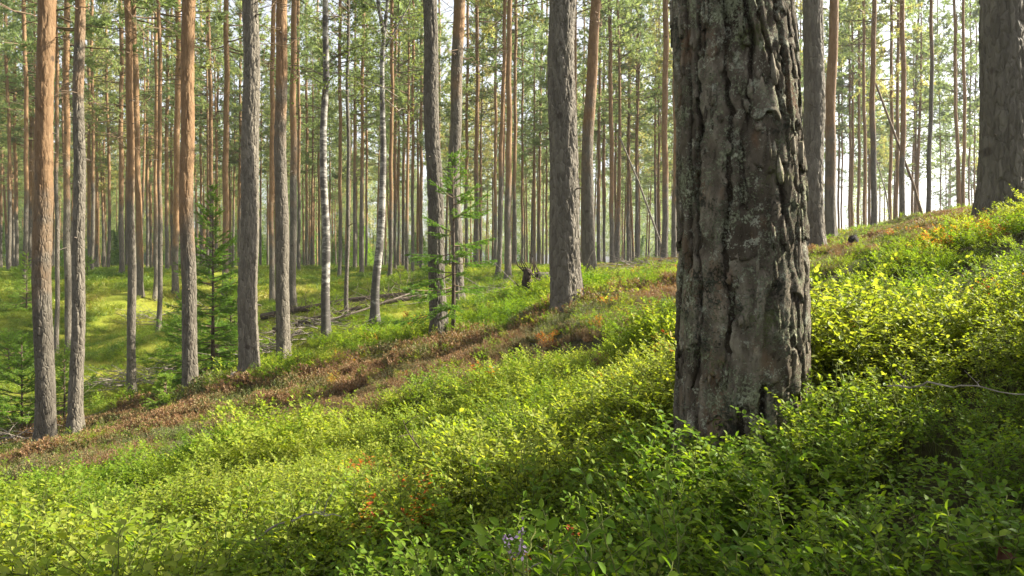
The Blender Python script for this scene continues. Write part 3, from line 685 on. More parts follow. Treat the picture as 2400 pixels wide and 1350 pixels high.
# ------------------------------------------------------------------ scattering of what nobody could count
def scatter(name, pts, rot, scl, tint, idx, sources, label, cat, kind='stuff'):
    col = bpy.data.collections.new(name + '_kinds')
    for k, me in enumerate(sources):
        o = bpy.data.objects.new(f'{name}_kind_{k:02d}', me); col.objects.link(o)
    me = bpy.data.meshes.new(name); n = len(pts); me.vertices.add(n); me.vertices.foreach_set('co', np.asarray(pts, np.float32).ravel())
    def A(nm, ty, key, v): me.attributes.new(nm, ty, 'POINT').data.foreach_set(key, np.asarray(v).ravel())
    A('rot', 'FLOAT_VECTOR', 'vector', np.asarray(rot, np.float32)); A('scl', 'FLOAT_VECTOR', 'vector', np.asarray(scl, np.float32))
    A('tint', 'FLOAT', 'value', np.asarray(tint, np.float32)); A('pick', 'INT', 'value', np.asarray(idx, np.int32))
    ng = bpy.data.node_groups.new(name, 'GeometryNodeTree')
    ng.interface.new_socket('Geometry', in_out='INPUT', socket_type='NodeSocketGeometry'); ng.interface.new_socket('Geometry', in_out='OUTPUT', socket_type='NodeSocketGeometry')
    nd = ng.nodes.new; L = ng.links.new
    gi, gz = nd('NodeGroupInput'), nd('NodeGroupOutput'); ip = nd('GeometryNodeInstanceOnPoints'); ci = nd('GeometryNodeCollectionInfo')
    ci.inputs['Collection'].default_value = col; ci.inputs['Separate Children'].default_value = True; ci.inputs['Reset Children'].default_value = True
    def NA(nm, ty):
        q = nd('GeometryNodeInputNamedAttribute'); q.data_type = ty; q.inputs['Name'].default_value = nm; return q.outputs['Attribute']
    er = nd('FunctionNodeEulerToRotation'); L(NA('rot', 'FLOAT_VECTOR'), er.inputs[0])
    L(gi.outputs[0], ip.inputs['Points']); L(ci.outputs[0], ip.inputs['Instance']); ip.inputs['Pick Instance'].default_value = True
    L(NA('pick', 'INT'), ip.inputs['Instance Index']); L(er.outputs[0], ip.inputs['Rotation']); L(NA('scl', 'FLOAT_VECTOR'), ip.inputs['Scale']); L(ip.outputs[0], gz.inputs[0])
    o = obj(name, me); md = o.modifiers.new('scatter', 'NODES'); md.node_group = ng
    tag(o, label, cat, None, kind); return o

# ---- plants
def bilberry(seed, nst, h, leafL, detail, spread=.12, twigs=(5, 8), per=(5, 9)):
    rs = np.random.default_rng(seed); b = MB(); P, D, N, LL = [], [], [], []
    for k in range(nst):
        a = rs.uniform(0, 6.28); rr = spread * math.sqrt(rs.random()); root = np.array([math.cos(a) * rr, math.sin(a) * rr, -.03])
        hh = h * rs.uniform(.65, 1.15); az = a + rs.normal(0, .8); tilt = abs(rs.normal(.35, .22))
        d = np.array([math.cos(az) * math.sin(tilt), math.sin(az) * math.sin(tilt), math.cos(tilt)])
        ts = np.linspace(0, 1, 6); st = root + d * (ts * hh)[:, None] + rs.normal(0, .012, (6, 3)) * ts[:, None]
        b.tube(st, .0024, .0012, 3, 1, cap=False)
        for w in range(rs.integers(*twigs)):
            t = rs.uniform(.35, 1.) if w else 1.
            p = np.array([np.interp(t, ts, st[:, c]) for c in range(3)])
            ta = az + rs.normal(0, 1.1); te = math.radians(rs.uniform(15, 60))
            td = np.array([math.cos(ta) * math.cos(te), math.sin(ta) * math.cos(te), math.sin(te)])
            nl = rs.integers(*per); step = leafL * rs.uniform(.5, .68); tl = nl * step
            side = np.cross(td, [0, 0, 1.]); side /= np.linalg.norm(side) + 1e-6
            q = [p]
            for m in range(nl): q.append(q[-1] + td * step + side * (step * .22 * (1 if m % 2 else -1)) + np.array([0, 0, -.02 * step * m]))
            q = np.array(q)
            if detail: b.tube(q, .0014, .0008, 3, 1, cap=False)
            sg = np.where(np.arange(nl + 1) % 2, 1., -1.)
            lp = q; ld = td * .55 + side * sg[:, None] * .9 + rs.normal(0, .2, q.shape); ld[-1] = td
            ln = np.array([0, 0, 1.]) + rs.normal(0, .32, q.shape)
            P.append(lp[1:]); D.append(ld[1:]); N.append(ln[1:]); LL.append(leafL * rs.uniform(.7, 1.15, nl) * np.where(np.arange(nl) > nl - 2, .8, 1))
    P, D, N, LL = map(np.concatenate, (P, D, N, LL))
    b.leaves(P, D, N, LL, LL * .62, 0, rs.random(len(P)), .16, detail)
    return b.mesh('bilberry', [M_BIL, M_STEM])
def heather(seed, nst=46, h=.2, leaf=.02):
    rs = np.random.default_rng(seed); b = MB(); P, D = [], []
    for k in range(nst):
        a = rs.uniform(0, 6.28); tilt = abs(rs.normal(.4, .25)); hh = h * rs.uniform(.5, 1.2); r = .12 * math.sqrt(rs.random())
        d = np.array([math.cos(a) * math.sin(tilt), math.sin(a) * math.sin(tilt), math.cos(tilt)]); root = np.array([r * math.cos(a + .7), r * math.sin(a + .7), -.02])
        b.tube([root, root + d * hh * .5 + rs.normal(0, .01, 3), root + d * hh], .002, .001, 3, 1, cap=False)
        n = 22; t = rs.uniform(.25, 1.02, n)[:, None]; P.append(root + d * hh * t + rs.normal(0, .008, (n, 3))); D.append(d * .7 + rs.normal(0, .6, (n, 3)))
    P, D = np.concatenate(P), np.concatenate(D)
    b.leaves(P, D, rs.normal(0, 1, P.shape) + np.array([0, 0, 1.]), leaf * rs.uniform(.7, 1.3, len(P)), leaf * .5, 0, rs.random(len(P)), .1, False)
    return b.mesh('heather', [M_HEATH, M_TWIG])
def grass(seed, n=90, h=.13):
    rs = np.random.default_rng(seed); b = MB()
    a = rs.uniform(0, 6.28, n); r = .2 * np.sqrt(rs.random(n)); P = np.stack([r * np.cos(a), r * np.sin(a), np.full(n, -.02)], 1)
    D = np.stack([rs.normal(0, .5, n), rs.normal(0, .5, n), np.ones(n)], 1)
    b.blades(P, D, h * rs.uniform(.4, 1.2, n), .012, 0)
    m = 60; a = rs.uniform(0, 6.28, m); r = .22 * np.sqrt(rs.random(m)); P = np.stack([r * np.cos(a), r * np.sin(a), rs.uniform(.02, h * .8, m)], 1)
    b.leaves(P, rs.normal(0, 1, (m, 3)) * [1, 1, .4], rs.normal(0, .4, (m, 3)) + [0, 0, 1], .035, .024, 0, None, .1, False)
    return b.mesh('grass', [M_GRASS])

def polar_pts(dens, d0, d1, vmin=-.84, vmax=.84, area_only=None):
    area = (vmax - vmin) * .5 * (d1 ** 2 - d0 ** 2); n = int(dens * area)
    y = np.sqrt(RNG.uniform(d0 ** 2, d1 ** 2, n)); v = RNG.uniform(vmin, vmax, n)
    return v * y, y
# centre line of the brown heather band
def edge(pts):
    q = np.array([hit(px, py, lift=.2)[:2] for px, py in pts]); return q[np.argsort(q[:, 0])]
e_hi = edge(((-80, 1015), (0, 1005), (150, 985), (300, 935), (450, 905), (600, 872), (800, 835), (1000, 785), (1200, 735), (1400, 690), (1560, 640)))
e_lo = edge(((-80, 1120), (0, 1110), (150, 1105), (300, 1075), (450, 1040), (600, 1005), (800, 940), (1000, 885), (1200, 830), (1400, 760), (1560, 705)))
def band_w(x, y):
    hi, lo = np.interp(x, e_hi[:, 0], e_hi[:, 1]), np.interp(x, e_lo[:, 0], e_lo[:, 1])
    n = (fbm(x * 1.5, y * 1.5 + 60, o=3) - .5) * 1.2
    w_ = np.clip((hi + n - y + .6) / 1.2, 0, 1) * np.clip((y - lo + n + .7) / 1.2, 0, 1) * (x < 4.5)
    crest = np.clip((x - 2.2) / 1.5, 0, 1) * np.clip((y - 5.0) / 2, 0, 1) * np.clip(fbm(x * .7 + 8, y * .7, o=3) * 5 - 1.6, 0, 1) * .9
    return np.maximum(w_, crest)
def finish(x, y, base_scale, hum=True):
    z = hz(x, y); n = len(x)
    hgt = np.clip(.38 + 1.25 * fbm(x * 1.7 + 11, y * 1.7 + 4, o=2) ** 1.0 + .25 * (fbm(x * .5 + 60, y * .5, o=2) - .5), .4, 1.5) if hum else np.full(n, 1.)
    hgt = hgt * .86 * (1 - .42 * np.exp(-((x - .66) / .6) ** 2 - ((y - 1.75) / .55) ** 2)) * np.where(hum, 1 - .35 * band_w(x, y + .5), 1) * (1 - .33 * np.clip((x - .9) / 1.0, 0, 1))
    s = base_scale * hgt * RNG.uniform(.8, 1.2, n)
    # stay out of the trunks
    keep = np.ones(n, bool)
    keep &= np.hypot(x - .69, y - 2.12) > .23
    rot = np.stack([RNG.normal(0, .1, n), RNG.normal(0, .1, n), RNG.uniform(0, 6.28, n)], 1)
    return np.stack([x, y, z], 1), rot, np.stack([s, s, s * RNG.uniform(.85, 1.15, n)], 1), keep
def tint_field(x, y):
    t = .52 + (fbm(x * .8 + 3, y * .8 + 8, o=3) - .5) * .7 + (fbm(x * 3.1, y * 3.1, o=2) - .5) * .25
    red = np.clip((fbm(x * .9 + 70, y * .9 + 20, o=3) - .57) * 5, 0, 1)
    return t, red

BA = [bilberry(s, 10, .27, .0225, True, .12, (6, 10), (6, 10)) for s in range(8)]
BA += [bilberry(90, 7, .32, .021, True, .14, (2, 4), (3, 6)), bilberry(91, 8, .30, .02, True, .14, (2, 4), (3, 5)), bilberry(92, 7, .27, .029, True, .13, (4, 7), (4, 7))]
BBm = [bilberry(20 + s, 12, .25, .0245, False, .16, (7, 11), (5, 8)) for s in range(6)]
BCm = [bilberry(40 + s, 10, .25, .036, False, .2, (5, 8), (4, 6)) for s in range(5)]
HE = [heather(60 + s) for s in range(5)]; HE2 = [heather(70 + s, 40, .2, .03) for s in range(4)]
GR = [grass(80 + s) for s in range(5)]

allp = {}
def push(key, pos, rot, scl, tint, idx): allp.setdefault(key, []).append((pos, rot, scl, tint, idx))
for dens, d0, d1, srcoff, nsrc in ((105, .45, 3.6, 0, 11), (60, 3.6, 10, 11, 6), (30, 10, 30, 17, 5)):
    x, y = polar_pts(dens, d0, d1, -.95, 1.15 if d1 < 12 else .9)
    mw = mossw(x, y, 0); bw = band_w(x, y)
    dn = fbm(x * 1.7 + 50, y * 1.7 + 31, o=2)
    k = (RNG.random(len(x)) > mw * .93) & (RNG.random(len(x)) > bw * .85) & (RNG.random(len(x)) < np.clip(dn * 3.6 - 1.0, np.where(y < 3, .6, .15), 1))
    x, y = x[k], y[k]; pos, rot, scl, keep = finish(x, y, 1.0)
    t, red = tint_field(x, y); t = np.clip(t + RNG.normal(0, .08, len(x)), .05, .69); t = np.where(RNG.random(len(x)) < red * (.04 + .14 * (x > 1.9)) + .012, RNG.uniform(.84, 1, len(x)), t)
    near = np.clip((2.4 - y) / 1.2, 0, 1) * np.clip((x + .1) / .4, 0, 1); t = t - .1 * near
    push('bil', pos[keep], rot[keep], scl[keep], t[keep], (srcoff + RNG.integers(0, nsrc, len(x)))[keep])
for a_, b_ in tree_xy[:40]:
    if 5 < b_ < 17 and abs(a_) < b_:
        q = RNG.uniform(0, 6.28, 12); r_ = RNG.uniform(.16, .34, 12); x, y = a_ + r_ * np.cos(q), b_ + r_ * np.sin(q); pos, rot, scl, keep = finish(x, y, .75)
        push('bil', pos, rot, scl, np.clip(tint_field(x, y)[0], 0, .8), 11 + RNG.integers(0, 6, 12))
P_ = [np.concatenate(c) for c in zip(*allp['bil'])]
scatter('bilberry_shrubs', *P_, BA + BBm + BCm, 'knee-high bilberry shrubs with small yellow-green leaves covering the whole slope', 'bilberry shrubs')
x, y = polar_pts(70, 3.5, 26); bw = band_w(x, y); k = RNG.random(len(x)) < bw * .95; x, y = x[k], y[k]
x2, y2 = polar_pts(30, 10, 32); mw = mossw(x2, y2, 0); k = (RNG.random(len(x2)) < np.clip((fbm(x2 * .4 + 5, y2 * .4, o=3) - .5) * 6, 0, 1) * (1 - mw)) & (x2 > 1); x2, y2 = x2[k], y2[k]
x, y = np.concatenate([x, x2]), np.concatenate([y, y2])
pos, rot, scl, keep = finish(x, y, 1.05); t = np.clip(fbm(x * 1.1, y * 1.1, o=3) * 1.6 - .35 + RNG.normal(0, .12, len(x)), 0, 1)
scatter('heather_clumps', pos, rot, scl, t, np.where(y < 8, RNG.integers(0, 5, len(x)), RNG.integers(5, 9, len(x))), HE + HE2, 'reddish brown heather growing in a band along the edge of the slope', 'heather')
x, y = polar_pts(22, 9.5, 24, -.84, .5); x2, y2 = polar_pts(7, 24, 60, -.84, .6); x, y = np.concatenate([x, x2]), np.concatenate([y, y2])
mw = mossw(x, y, 0); k = RNG.random(len(x)) < mw * np.clip(fbm(x * .6, y * .6 + 3, o=3) * 2.4 - .5, .15, 1); x, y = x[k], y[k]
pos, rot, scl, keep = finish(x, y, 1.0); scl *= np.where(y > 24, 1.7, 1.0)[:, None]
t = np.clip(.5 + (fbm(x * .4 + 7, y * .4, o=3) - .5) * 1.4 + RNG.normal(0, .12, len(x)), 0, 1)
scatter('moss_and_grass', pos, rot, scl, t, RNG.integers(0, 5, len(x)), GR, 'short bright green moss and grass carpeting the hollow', 'grass')

# far wood behind everything: one mass
UF = [MB() for _ in range(3)]
ffs = []
for v in range(3):
    b = MB(); rs = np.random.default_rng(v + 500)
    b.tube([[0, 0, -1], [.1, 0, 9], [0, .1, 18.5]], .12, .02, 6, 2, cap=False)
    P, D, R_ = [], [], []
    for k in range(120):
        q = rs.random(); h = 2.5 + 16 * q; a = rs.uniform(0, 6.28); r = (1.9 * (1 - q) ** .6 + .3) * math.sqrt(rs.random()); n = 34
        P.append(np.array([r * math.cos(a), r * math.sin(a), h]) + rs.normal(0, .26, (n, 3))); D.append(rs.normal(0, 1, (n, 3)) + [0, 0, .3]); R_.append(np.clip(rs.normal(.5, .2) + rs.normal(0, .12, n), 0, 1))
    b.blades(np.concatenate(P), np.concatenate(D), .26, .08, 0, np.concatenate(R_)); ffs.append(b.mesh('far_pine', [M_NEEDLE, M_BRANCH, M_FARBARK]))
for v in range(2):
    b = MB(); rs = np.random.default_rng(v + 600); n = 2200
    h = rs.random(n) ** 1.3; a = rs.uniform(0, 6.28, n); r = (1 - h) * 1.5 * np.sqrt(rs.random(n)) + .05
    b.blades(np.stack([r * np.cos(a), r * np.sin(a), h * 5.0], 1), np.stack([np.cos(a), np.sin(a), rs.normal(0, .3, n)], 1), .3, .09, 0); ffs.append(b.mesh('far_bush', [M_SPRUCE, M_BRANCH]))
n = 1500; y = np.sqrt(RNG.uniform(85 ** 2, 150 ** 2, n)); v = RNG.uniform(-.86, .86, n); k = RNG.random(n) < np.interp(v, [-.86, -.25, -.1, .4, .45, .9], [.65, .6, .3, .3, .08, .05]); x, y = (v * y)[k], y[k]; n = len(x)
idx = np.where(RNG.random(n) < .74, RNG.integers(0, 3, n), RNG.integers(3, 5, n))
s = RNG.uniform(.8, 1.15, n)
scatter('far_forest', np.stack([x, y, hz(x, y)], 1), np.stack([0 * x, 0 * x, RNG.uniform(0, 6.28, n)], 1), np.stack([s, s, s], 1), RNG.random(n), idx, ffs, 'dense far pine wood closing the view behind the stand', 'forest')

# ------------------------------------------------------------------ young spruces
def spruce_mesh(seed, H, R, z0=.15, whorl=.16, nb=6, dens=1.0, droop=.3):
    rs = np.random.default_rng(seed); b = MB(); P, D = [], []
    z = z0 * H
    while z < H * .98:
        q = (z - z0 * H) / (H * (1 - z0)); Lw = R * (1 - q) ** .85 + .04
        for k in range(nb):
            if rs.random() > dens: continue
            a = rs.uniform(0, 6.28); Lb = Lw * rs.uniform(.4, 1.25); el = rs.normal(0, .12) + .15 + .55 * q - droop * (1 - q)
            d0 = np.array([math.cos(a) * math.cos(el), math.sin(a) * math.cos(el), math.sin(el)]); ts = np.linspace(0, 1, 6)
            pts = np.array([0, 0, z + rs.uniform(-.05, .05)]) + d0 * (ts * Lb)[:, None] + np.array([0, 0, .22]) * (ts ** 2 * Lb)[:, None]
            b.tube(pts, .006 + .006 * (1 - q), .002, 3, 1, cap=False)
            side = np.cross(d0, [0, 0, 1.]); side /= np.linalg.norm(side)
            segs = [(pts[1], pts[-1])]
            for w in range(max(4, int(Lb / .036))):
                t = rs.uniform(.2, .98); p = np.array([np.interp(t, ts, pts[:, c]) for c in range(3)])
                sd = d0 * .75 + side * rs.choice([-1, 1]) * .8 + np.array([0, 0, rs.normal(-.08, .12)])
                segs.append((p, p + sd * Lb * (1.05 - t) * rs.uniform(.25, .5) + sd * .03))
            for p, e in segs:
                ln = np.linalg.norm(e - p); n = max(8, int(ln / .0034)); t = rs.random(n)[:, None]; dd = (e - p) / (ln + 1e-6)
                P.append(p + (e - p) * t); D.append(dd * .55 + rs.normal(0, .5, (n, 3)) * [1, 1, .5])
        z += whorl * rs.uniform(.7, 1.2) * (1 - .3 * q)
    P, D = np.concatenate(P), np.concatenate(D)
    b.blades(P, D, rs.uniform(.024, .04, len(P)), .0095, 0)
    return b.mesh('spruce_crown', [M_SPRUCE, M_BRANCH])
def spruce(px, py, d, H, R, label, seed, **kw):
    x = (px - CX) / F * d; base = (x, d, hz1(x, d) - .03)
    t = thing('young_spruce', base, label, 'spruce', 'young spruces under the pines')
    tb = MB(); tb.tube([[0, 0, -.1], [.01, 0, H * .4], [0, .01, H]], .012 + .009 * H, .004, 8)
    obj('trunk', tb.mesh('spruce_trunk', [M_DARKWOOD], True), t)
    obj('crown', spruce_mesh(seed, H, R, **kw), t); return t
for sx, sy, sh in ((2.3, 1.3, 1.45), (2.0, .85, 1.25), (2.9, 1.9, 1.6), (1.6, .5, 1.0)):  # unseen spruces, added only to throw shade on the near shrubs
    spruce(CX + sx / sy * F, 0, sy, sh, .72, 'unseen young spruce added at the right to shade the foreground corner', int(sx * 10), z0=.03, nb=8)
spruce(1062, 755, 10.4, 2.9, 1.05, 'small spruce with thin bare stem right of the leaning brown-grey pine', 11, z0=.2, whorl=.2, nb=4, dens=.8, droop=.55)
spruce(498, 872, 12.4, 3.6, .9, 'tall dense young spruce left of the rough dark pine', 2, z0=.06, whorl=.17, nb=7, dens=.85, droop=.45)
spruce(540, 800, 14.5, 1.9, .85, 'lower spreading spruce crowding the right side of the tall dense spruce', 3, z0=.05, nb=7)
spruce(432, 790, 15.5, 1.7, .8, 'low dark spruce behind the foot of the orange-topped pine', 4, z0=.05, nb=7)
spruce(388, 905, 10.9, .55, .32, 'tiny bright spruce on the slope edge left of the orange-topped pine', 5, z0=.1, whorl=.08, nb=6)
spruce(50, 960, 11.4, 1.6, .8, 'yellow-green spruce left of the thick two-tone pine', 6, z0=.08, nb=6)
spruce(150, 965, 11.6, 1.35, .7, 'spruce sprays peeping between the two thick left pines', 7, z0=.1, nb=5)
spruce(62, 690, 24, 2.0, .8, 'small feathery spruce far behind at the left edge of the hollow', 8, z0=.05, nb=6, whorl=.22)
spruce(20, 800, 17, 1.1, .9, 'low dark spruce bush in shade at the left edge', 9, z0=.05, nb=7)
spruce(205, 642, 33, 1.0, .9, 'little round spruce bush at the far rim of the hollow', 10, z0=.05, nb=7, whorl=.2)

# ------------------------------------------------------------------ dead wood
def stick(name, pts, r0, r1, label, cat, m=M_GREYWOOD, twigs=0, seed=0, k=7, group=None, tl=1., tr=.007):
    """pts world; object sits at its first point"""
    pts = np.array(pts)
    if k == 6:
        ss = np.linspace(0, len(pts) - 1, 13); rj = np.random.default_rng(seed + 1); ln = np.linalg.norm(pts[-1] - pts[0])
        pts = np.stack([np.interp(ss, np.arange(len(pts)), pts[:, c]) for c in range(3)], 1); pts[1:-1] += rj.normal(0, .012 * ln, (11, 3))
    o0 = pts[0].copy(); b = MB(); b.tube(pts - o0, r0, r1, k)
    rs = np.random.default_rng(seed)
    for _ in range(twigs):
        t = rs.uniform(.1, .95) * (len(pts) - 1); i = int(t); p = pts[i] + (pts[min(i + 1, len(pts) - 1)] - pts[i]) * (t - i) - o0
        d = rs.normal(0, 1, 3); d[2] = abs(d[2]) * .7; d /= np.linalg.norm(d); l = rs.uniform(.2, .8) * tl
        q = [p, p + d * l * .5 + rs.normal(0, .05, 3) * l, p + d * l + rs.normal(0, .1, 3) * l]
        b.tube(q, tr, tr * .4, 4)
        b.tube([q[1], q[1] + (d + rs.normal(0, .6, 3)) * l * .4], tr * .6, tr * .25, 3)
    o = obj(name, b.mesh(name, [m], True), None, o0); return tag(o, label, cat, group)
def gp(px, d, lift=0.):
    x = (px - CX) / F * d; return np.array([x, d, hz1(x, d) + lift])
stick('fallen_log', [gp(612, 18.2, .1), gp(720, 18.2, .08), gp(830, 18.2, .1), gp(1000, 18.4, .12)], .085, .06, 'upper of two long grey fallen logs behind the birches', 'fallen log', M_DARKWOOD, twigs=46, seed=1)
stick('fallen_log', [gp(640, 16.6, .13), gp(770, 16.8, .14), gp(900, 17, .16), gp(985, 17.2, .2)], .08, .05, 'lower fallen log with many snapped twigs behind the birches', 'fallen log', M_DARKWOOD, twigs=60, seed=2)
stick('fallen_log', [gp(618, 14.2, .1), gp(720, 15, .22), gp(850, 15.8, .3), gp(960, 16.2, .45)], .045, .015, 'thin twiggy dead stem slanting up right behind the wavy birch', 'fallen branch', M_TWIG, twigs=46, seed=3)
# uprooted pine
x, y = (1238 - CX) / F * 13.5, 13.5
ub = thing('uprooted_pine', (x, y, hz1(x, y) + .14), 'uprooted dead pine, its torn roots left of the thick middle pine', 'fallen tree')
b = MB(); b.tube([[.1, 0, .24], [.55, .15, .24], [1.5, .4, .22], [3.2, 1.0, .3]], .11, .07, 10)
for p0, l in (((.6, .2, .3), .5), ((1.1, .3, .3), .6), ((1.7, .5, .3), .5), ((2.3, .6, .3), .7)): b.tube([p0, np.array(p0) + [.1, -.2, l * .6], np.array(p0) + [.25, -.25, l]], .012, .004, 5)
obj('trunk', b.mesh('fallen_trunk', [M_GREYWOOD], True), ub)
b = MB(); rs = np.random.default_rng(5)
for k in range(46):
    a = rs.uniform(0, 6.28); l = rs.uniform(.2, .5); d = np.array([rs.normal(-.25, .25), math.cos(a), math.sin(a)]); p = [np.array([.1, 0, .22]) + rs.normal(0, .05, 3)]
    for t in range(4): p.append(p[-1] + d * l / 4 + rs.normal(0, .035, 3))
    p = np.array(p); p[:, 2] = np.maximum(p[:, 2], -.05); b.tube(p, .03 * rs.uniform(.4, 1), .005, 5)
obj('roots', b.mesh('roots', [M_ROOT], True), ub)
b = MB(); u = np.linspace(0, np.pi, 12); w = np.linspace(0, 2 * np.pi, 20, endpoint=False); UU, WW = np.meshgrid(u, w, indexing='ij')
rr = .3 * (1 + .5 * (fbm(WW * 8 / np.pi / 2 * 2, UU * 3, o=3, perx=16) - .5)); X = np.stack([.4 * rr * np.cos(UU), rr * np.sin(UU) * np.cos(WW), rr * np.sin(UU) * np.sin(WW) + .14], -1)
ii, jj = np.meshgrid(np.arange(11), np.arange(20), indexing='ij'); b.add(X.reshape(-1, 3), None, np.stack([ii * 20 + jj, ii * 20 + (jj + 1) % 20, (ii + 1) * 20 + (jj + 1) % 20, (ii + 1) * 20 + jj], -1).reshape(-1, 4))
obj('root_plate', b.mesh('root_plate', [M_ROOT], True), ub)
# heaps of dead branches
def brush(px, d, w, h, n, label, seed, m=M_GREYWOOD, dep=.8):
    x = (px - CX) / F * d; z = hz1(x, d); rs = np.random.default_rng(seed); b = MB()
    for k in range(n):
        p = np.array([rs.uniform(-w, w), rs.uniform(-dep, dep), 0]); p[2] = hz1(x + p[0], d + p[1]) - z + rs.uniform(.02, h * .6)
        a = rs.uniform(-.6, .6) + (math.pi if rs.random() < .5 else 0); l = rs.uniform(.4, 1.3); dd = np.array([math.cos(a), math.sin(a) * .7, rs.normal(.05, .22)])
        q = [p, p + dd * l * .4 + rs.normal(0, .03, 3), p + dd * l * .75 + rs.normal(0, .05, 3) + [0, 0, .04], p + dd * l + rs.normal(0, .06, 3)]
        b.tube(q, .009 * rs.uniform(.5, 1.5), .003, 4)
        for t in (1, 2): b.tube([q[t], q[t] + (dd * .5 + rs.normal(0, .5, 3)) * l * .35], .004, .0015, 3)
    return tag(obj('dead_branch_heap', b.mesh('dead_branches', [m]), None, (x, d, z)), label, 'dead branches', 'heaps of dead branches')
brush(325, 14.8, .9, .3, 70, 'grey dead brush lying in the hollow around the slim bent pine', 1)
brush(405, 24, 1.3, .4, 60, 'pale dead branches left of the spruce thicket at the rim of the hollow', 2)
brush(690, 14.4, 1.0, .5, 70, 'tangle of dead branches between the sunlit pine and the wavy birch', 3)
brush(10, 10.2, .6, .25, 40, 'bleached dead branches at the left edge beside the two-tone pine', 4)
brush(1510, 19, 1.6, .55, 80, 'grey twiggy brush on the rise left of the huge trunk', 5)
brush(1120, 17.5, 1.2, .3, 50, 'low grey branch litter between the small spruce and the uprooted roots', 6)
stick('broken_branch', [gp(606, 10.2, .04), gp(580, 10.2, .05), gp(562, 10.15, .1), gp(545, 10.1, .22)], .035, .05, 'stout broken grey branch at the foot of the rough dark pine', 'broken branch', seed=4)
stick('leaning_dead_pole', [at(1452, 320, 30), at(1498, 430, 30), at(1545, 560, 30), gp(1560, 30, -.1)], .035, .05, 'thin bare dead pole leaning left, left of the huge trunk', 'dead pole', seed=5)
stick('leaning_dead_pole', [at(2052, 195, 27), at(2095, 310, 27), at(2140, 430, 27), gp(2170, 27, -.1)], .04, .055, 'orange dead pole leaning left among the ridge pines', 'dead pole', M_BRANCH, seed=6)
stick('leaning_dead_pole', [at(2053, 370, 27), at(2076, 450, 27), gp(2090, 27, -.1)], .02, .03, 'short thin dead pole leaning left low among the ridge pines', 'dead pole', seed=7)
def twig(px0, py0, px1, py1, r, label, m=M_TWIG, bend=.02, lift=.2, lift1=None, stand=False):
    """lies on the shrubs between two points of the slope, or stands up from the first"""
    def pt(px, py, l):
        x, d, z = hit(px, py, lift=l); return np.array([x, d, z + l])
    a = pt(px0, py0, lift); c = at(px1, py1, a[1] * .99) if stand else pt(px1, py1, lift if lift1 is None else lift1)
    mid = (a + c) / 2 + [0, 0, bend]
    return stick('dead_twig', [a, (a + mid) / 2 + [.006, .004, bend * .4], mid, (mid + c) / 2 + [-.008, .006, bend * .3], c], r, r * .35, label, 'twig', m, 5, int(px0), 6, tl=np.linalg.norm(c - a) * .45, tr=r * .5)
twig(1000, 1092, 945, 985, .005, 'dark bare twig sticking up from the bilberry below the middle pine', M_DARKWOOD, 0, .12, stand=True)
twig(1984, 735, 1958, 660, .008, 'pale bare twig standing in the shrubs right of the huge trunk', M_GREYWOOD, 0, .12, stand=True)
twig(590, 1270, 800, 1212, .0035, 'pale arched twig lying on sunlit bilberry near the bottom left', M_GREYWOOD, .03, .27)
twig(1215, 1348, 1420, 1335, .0015, 'thin pale arched stalk at the bottom centre beside the purple flowers', M_GREYWOOD, .025, .25)
twig(2080, 905, 2420, 925, .0028, 'pale curved stalk hanging over leaves at the right edge', M_GREYWOOD, .01, .2)
# heather in flower
def flower(px, py, d):
    p = at(px, py, d); zg = hz1(p[0], d); b = MB(); t = thing('flowering_heather', (p[0], d, zg), 'single heather sprig with pale purple flowers at the bottom centre', 'flower')
    hh = p[2] - zg; b.tube([[.0, .0, 0], [.01, 0, hh * .6], [0, 0, hh + .02]], .0018, .001, 4); b.tube([[.01, 0, hh * .7], [-.02, 0, hh]], .0014, .001, 4)
    obj('stem', b.mesh('flower_stem', [M_STEM]), t); b = MB(); rs = np.random.default_rng(3); n = 36; u = rs.random(n)
    P = np.where((np.arange(n) % 2)[:, None] == 0, np.stack([u * 0, u * 0, hh - .02 + .05 * u], 1), np.stack([-.01 - .012 * u, u * 0, hh - .02 + .03 * u], 1)) + rs.normal(0, .003, (n, 3))
    b.leaves(P, rs.normal(0, 1, (n, 3)) + [0, 0, .4], rs.normal(0, 1, (n, 3)), .007, .005, 0, None, .3, False); obj('blossom', b.mesh('blossom', [M_FLOWER]), t)
flower(1222, 1275, .95)
def lump(name, px, d, r, m, label, cat, lift=0., sz=(1, 1, 1)):
    x = (px - CX) / F * d; b = MB(); u = np.linspace(0, np.pi, 14); w = np.linspace(0, 2 * np.pi, 22, endpoint=False); UU, WW = np.meshgrid(u, w, indexing='ij')
    nx, ny, nz = np.sin(UU) * np.cos(WW), np.sin(UU) * np.sin(WW), np.cos(UU)
    rr = r * (1 + .7 * (fbm(nx * 2 + 5, ny * 2 + 5, nz * 2 + px, o=3) - .5)); X = np.stack([rr * nx * sz[0], rr * ny * sz[1], rr * nz * sz[2]], -1)
    ii, jj = np.meshgrid(np.arange(13), np.arange(22), indexing='ij'); b.add(X.reshape(-1, 3), None, np.stack([ii * 22 + jj, (ii + 1) * 22 + jj, (ii + 1) * 22 + (jj + 1) % 22, ii * 22 + (jj + 1) % 22], -1).reshape(-1, 4))
    return tag(obj(name, b.mesh(name, [m], True), None, (x, d, hz1(x, d) + lift)), label, cat)
lump('lichen_tuft', 1150, 5.4, .045, M_LICHEN, 'small pale grey lichen tuft in the shaded bilberry', 'lichen', .2, (.8, .8, 1.3))
lump('rotten_stump', 2000, 8.6, .075, plain('charred_wood', (.012, .01, .008), (.04, .033, .026), 20, .9, .6), 'small black rotten stump on the slope right of the huge trunk', 'stump', .08, (.9, .9, 1.5))
lump('rotten_stump', 702, 11.6, .11, M_DARKWOOD, 'small dark rotten stump at the right of the sunlit pine', 'stump', .05, (1.2, 1, 1))
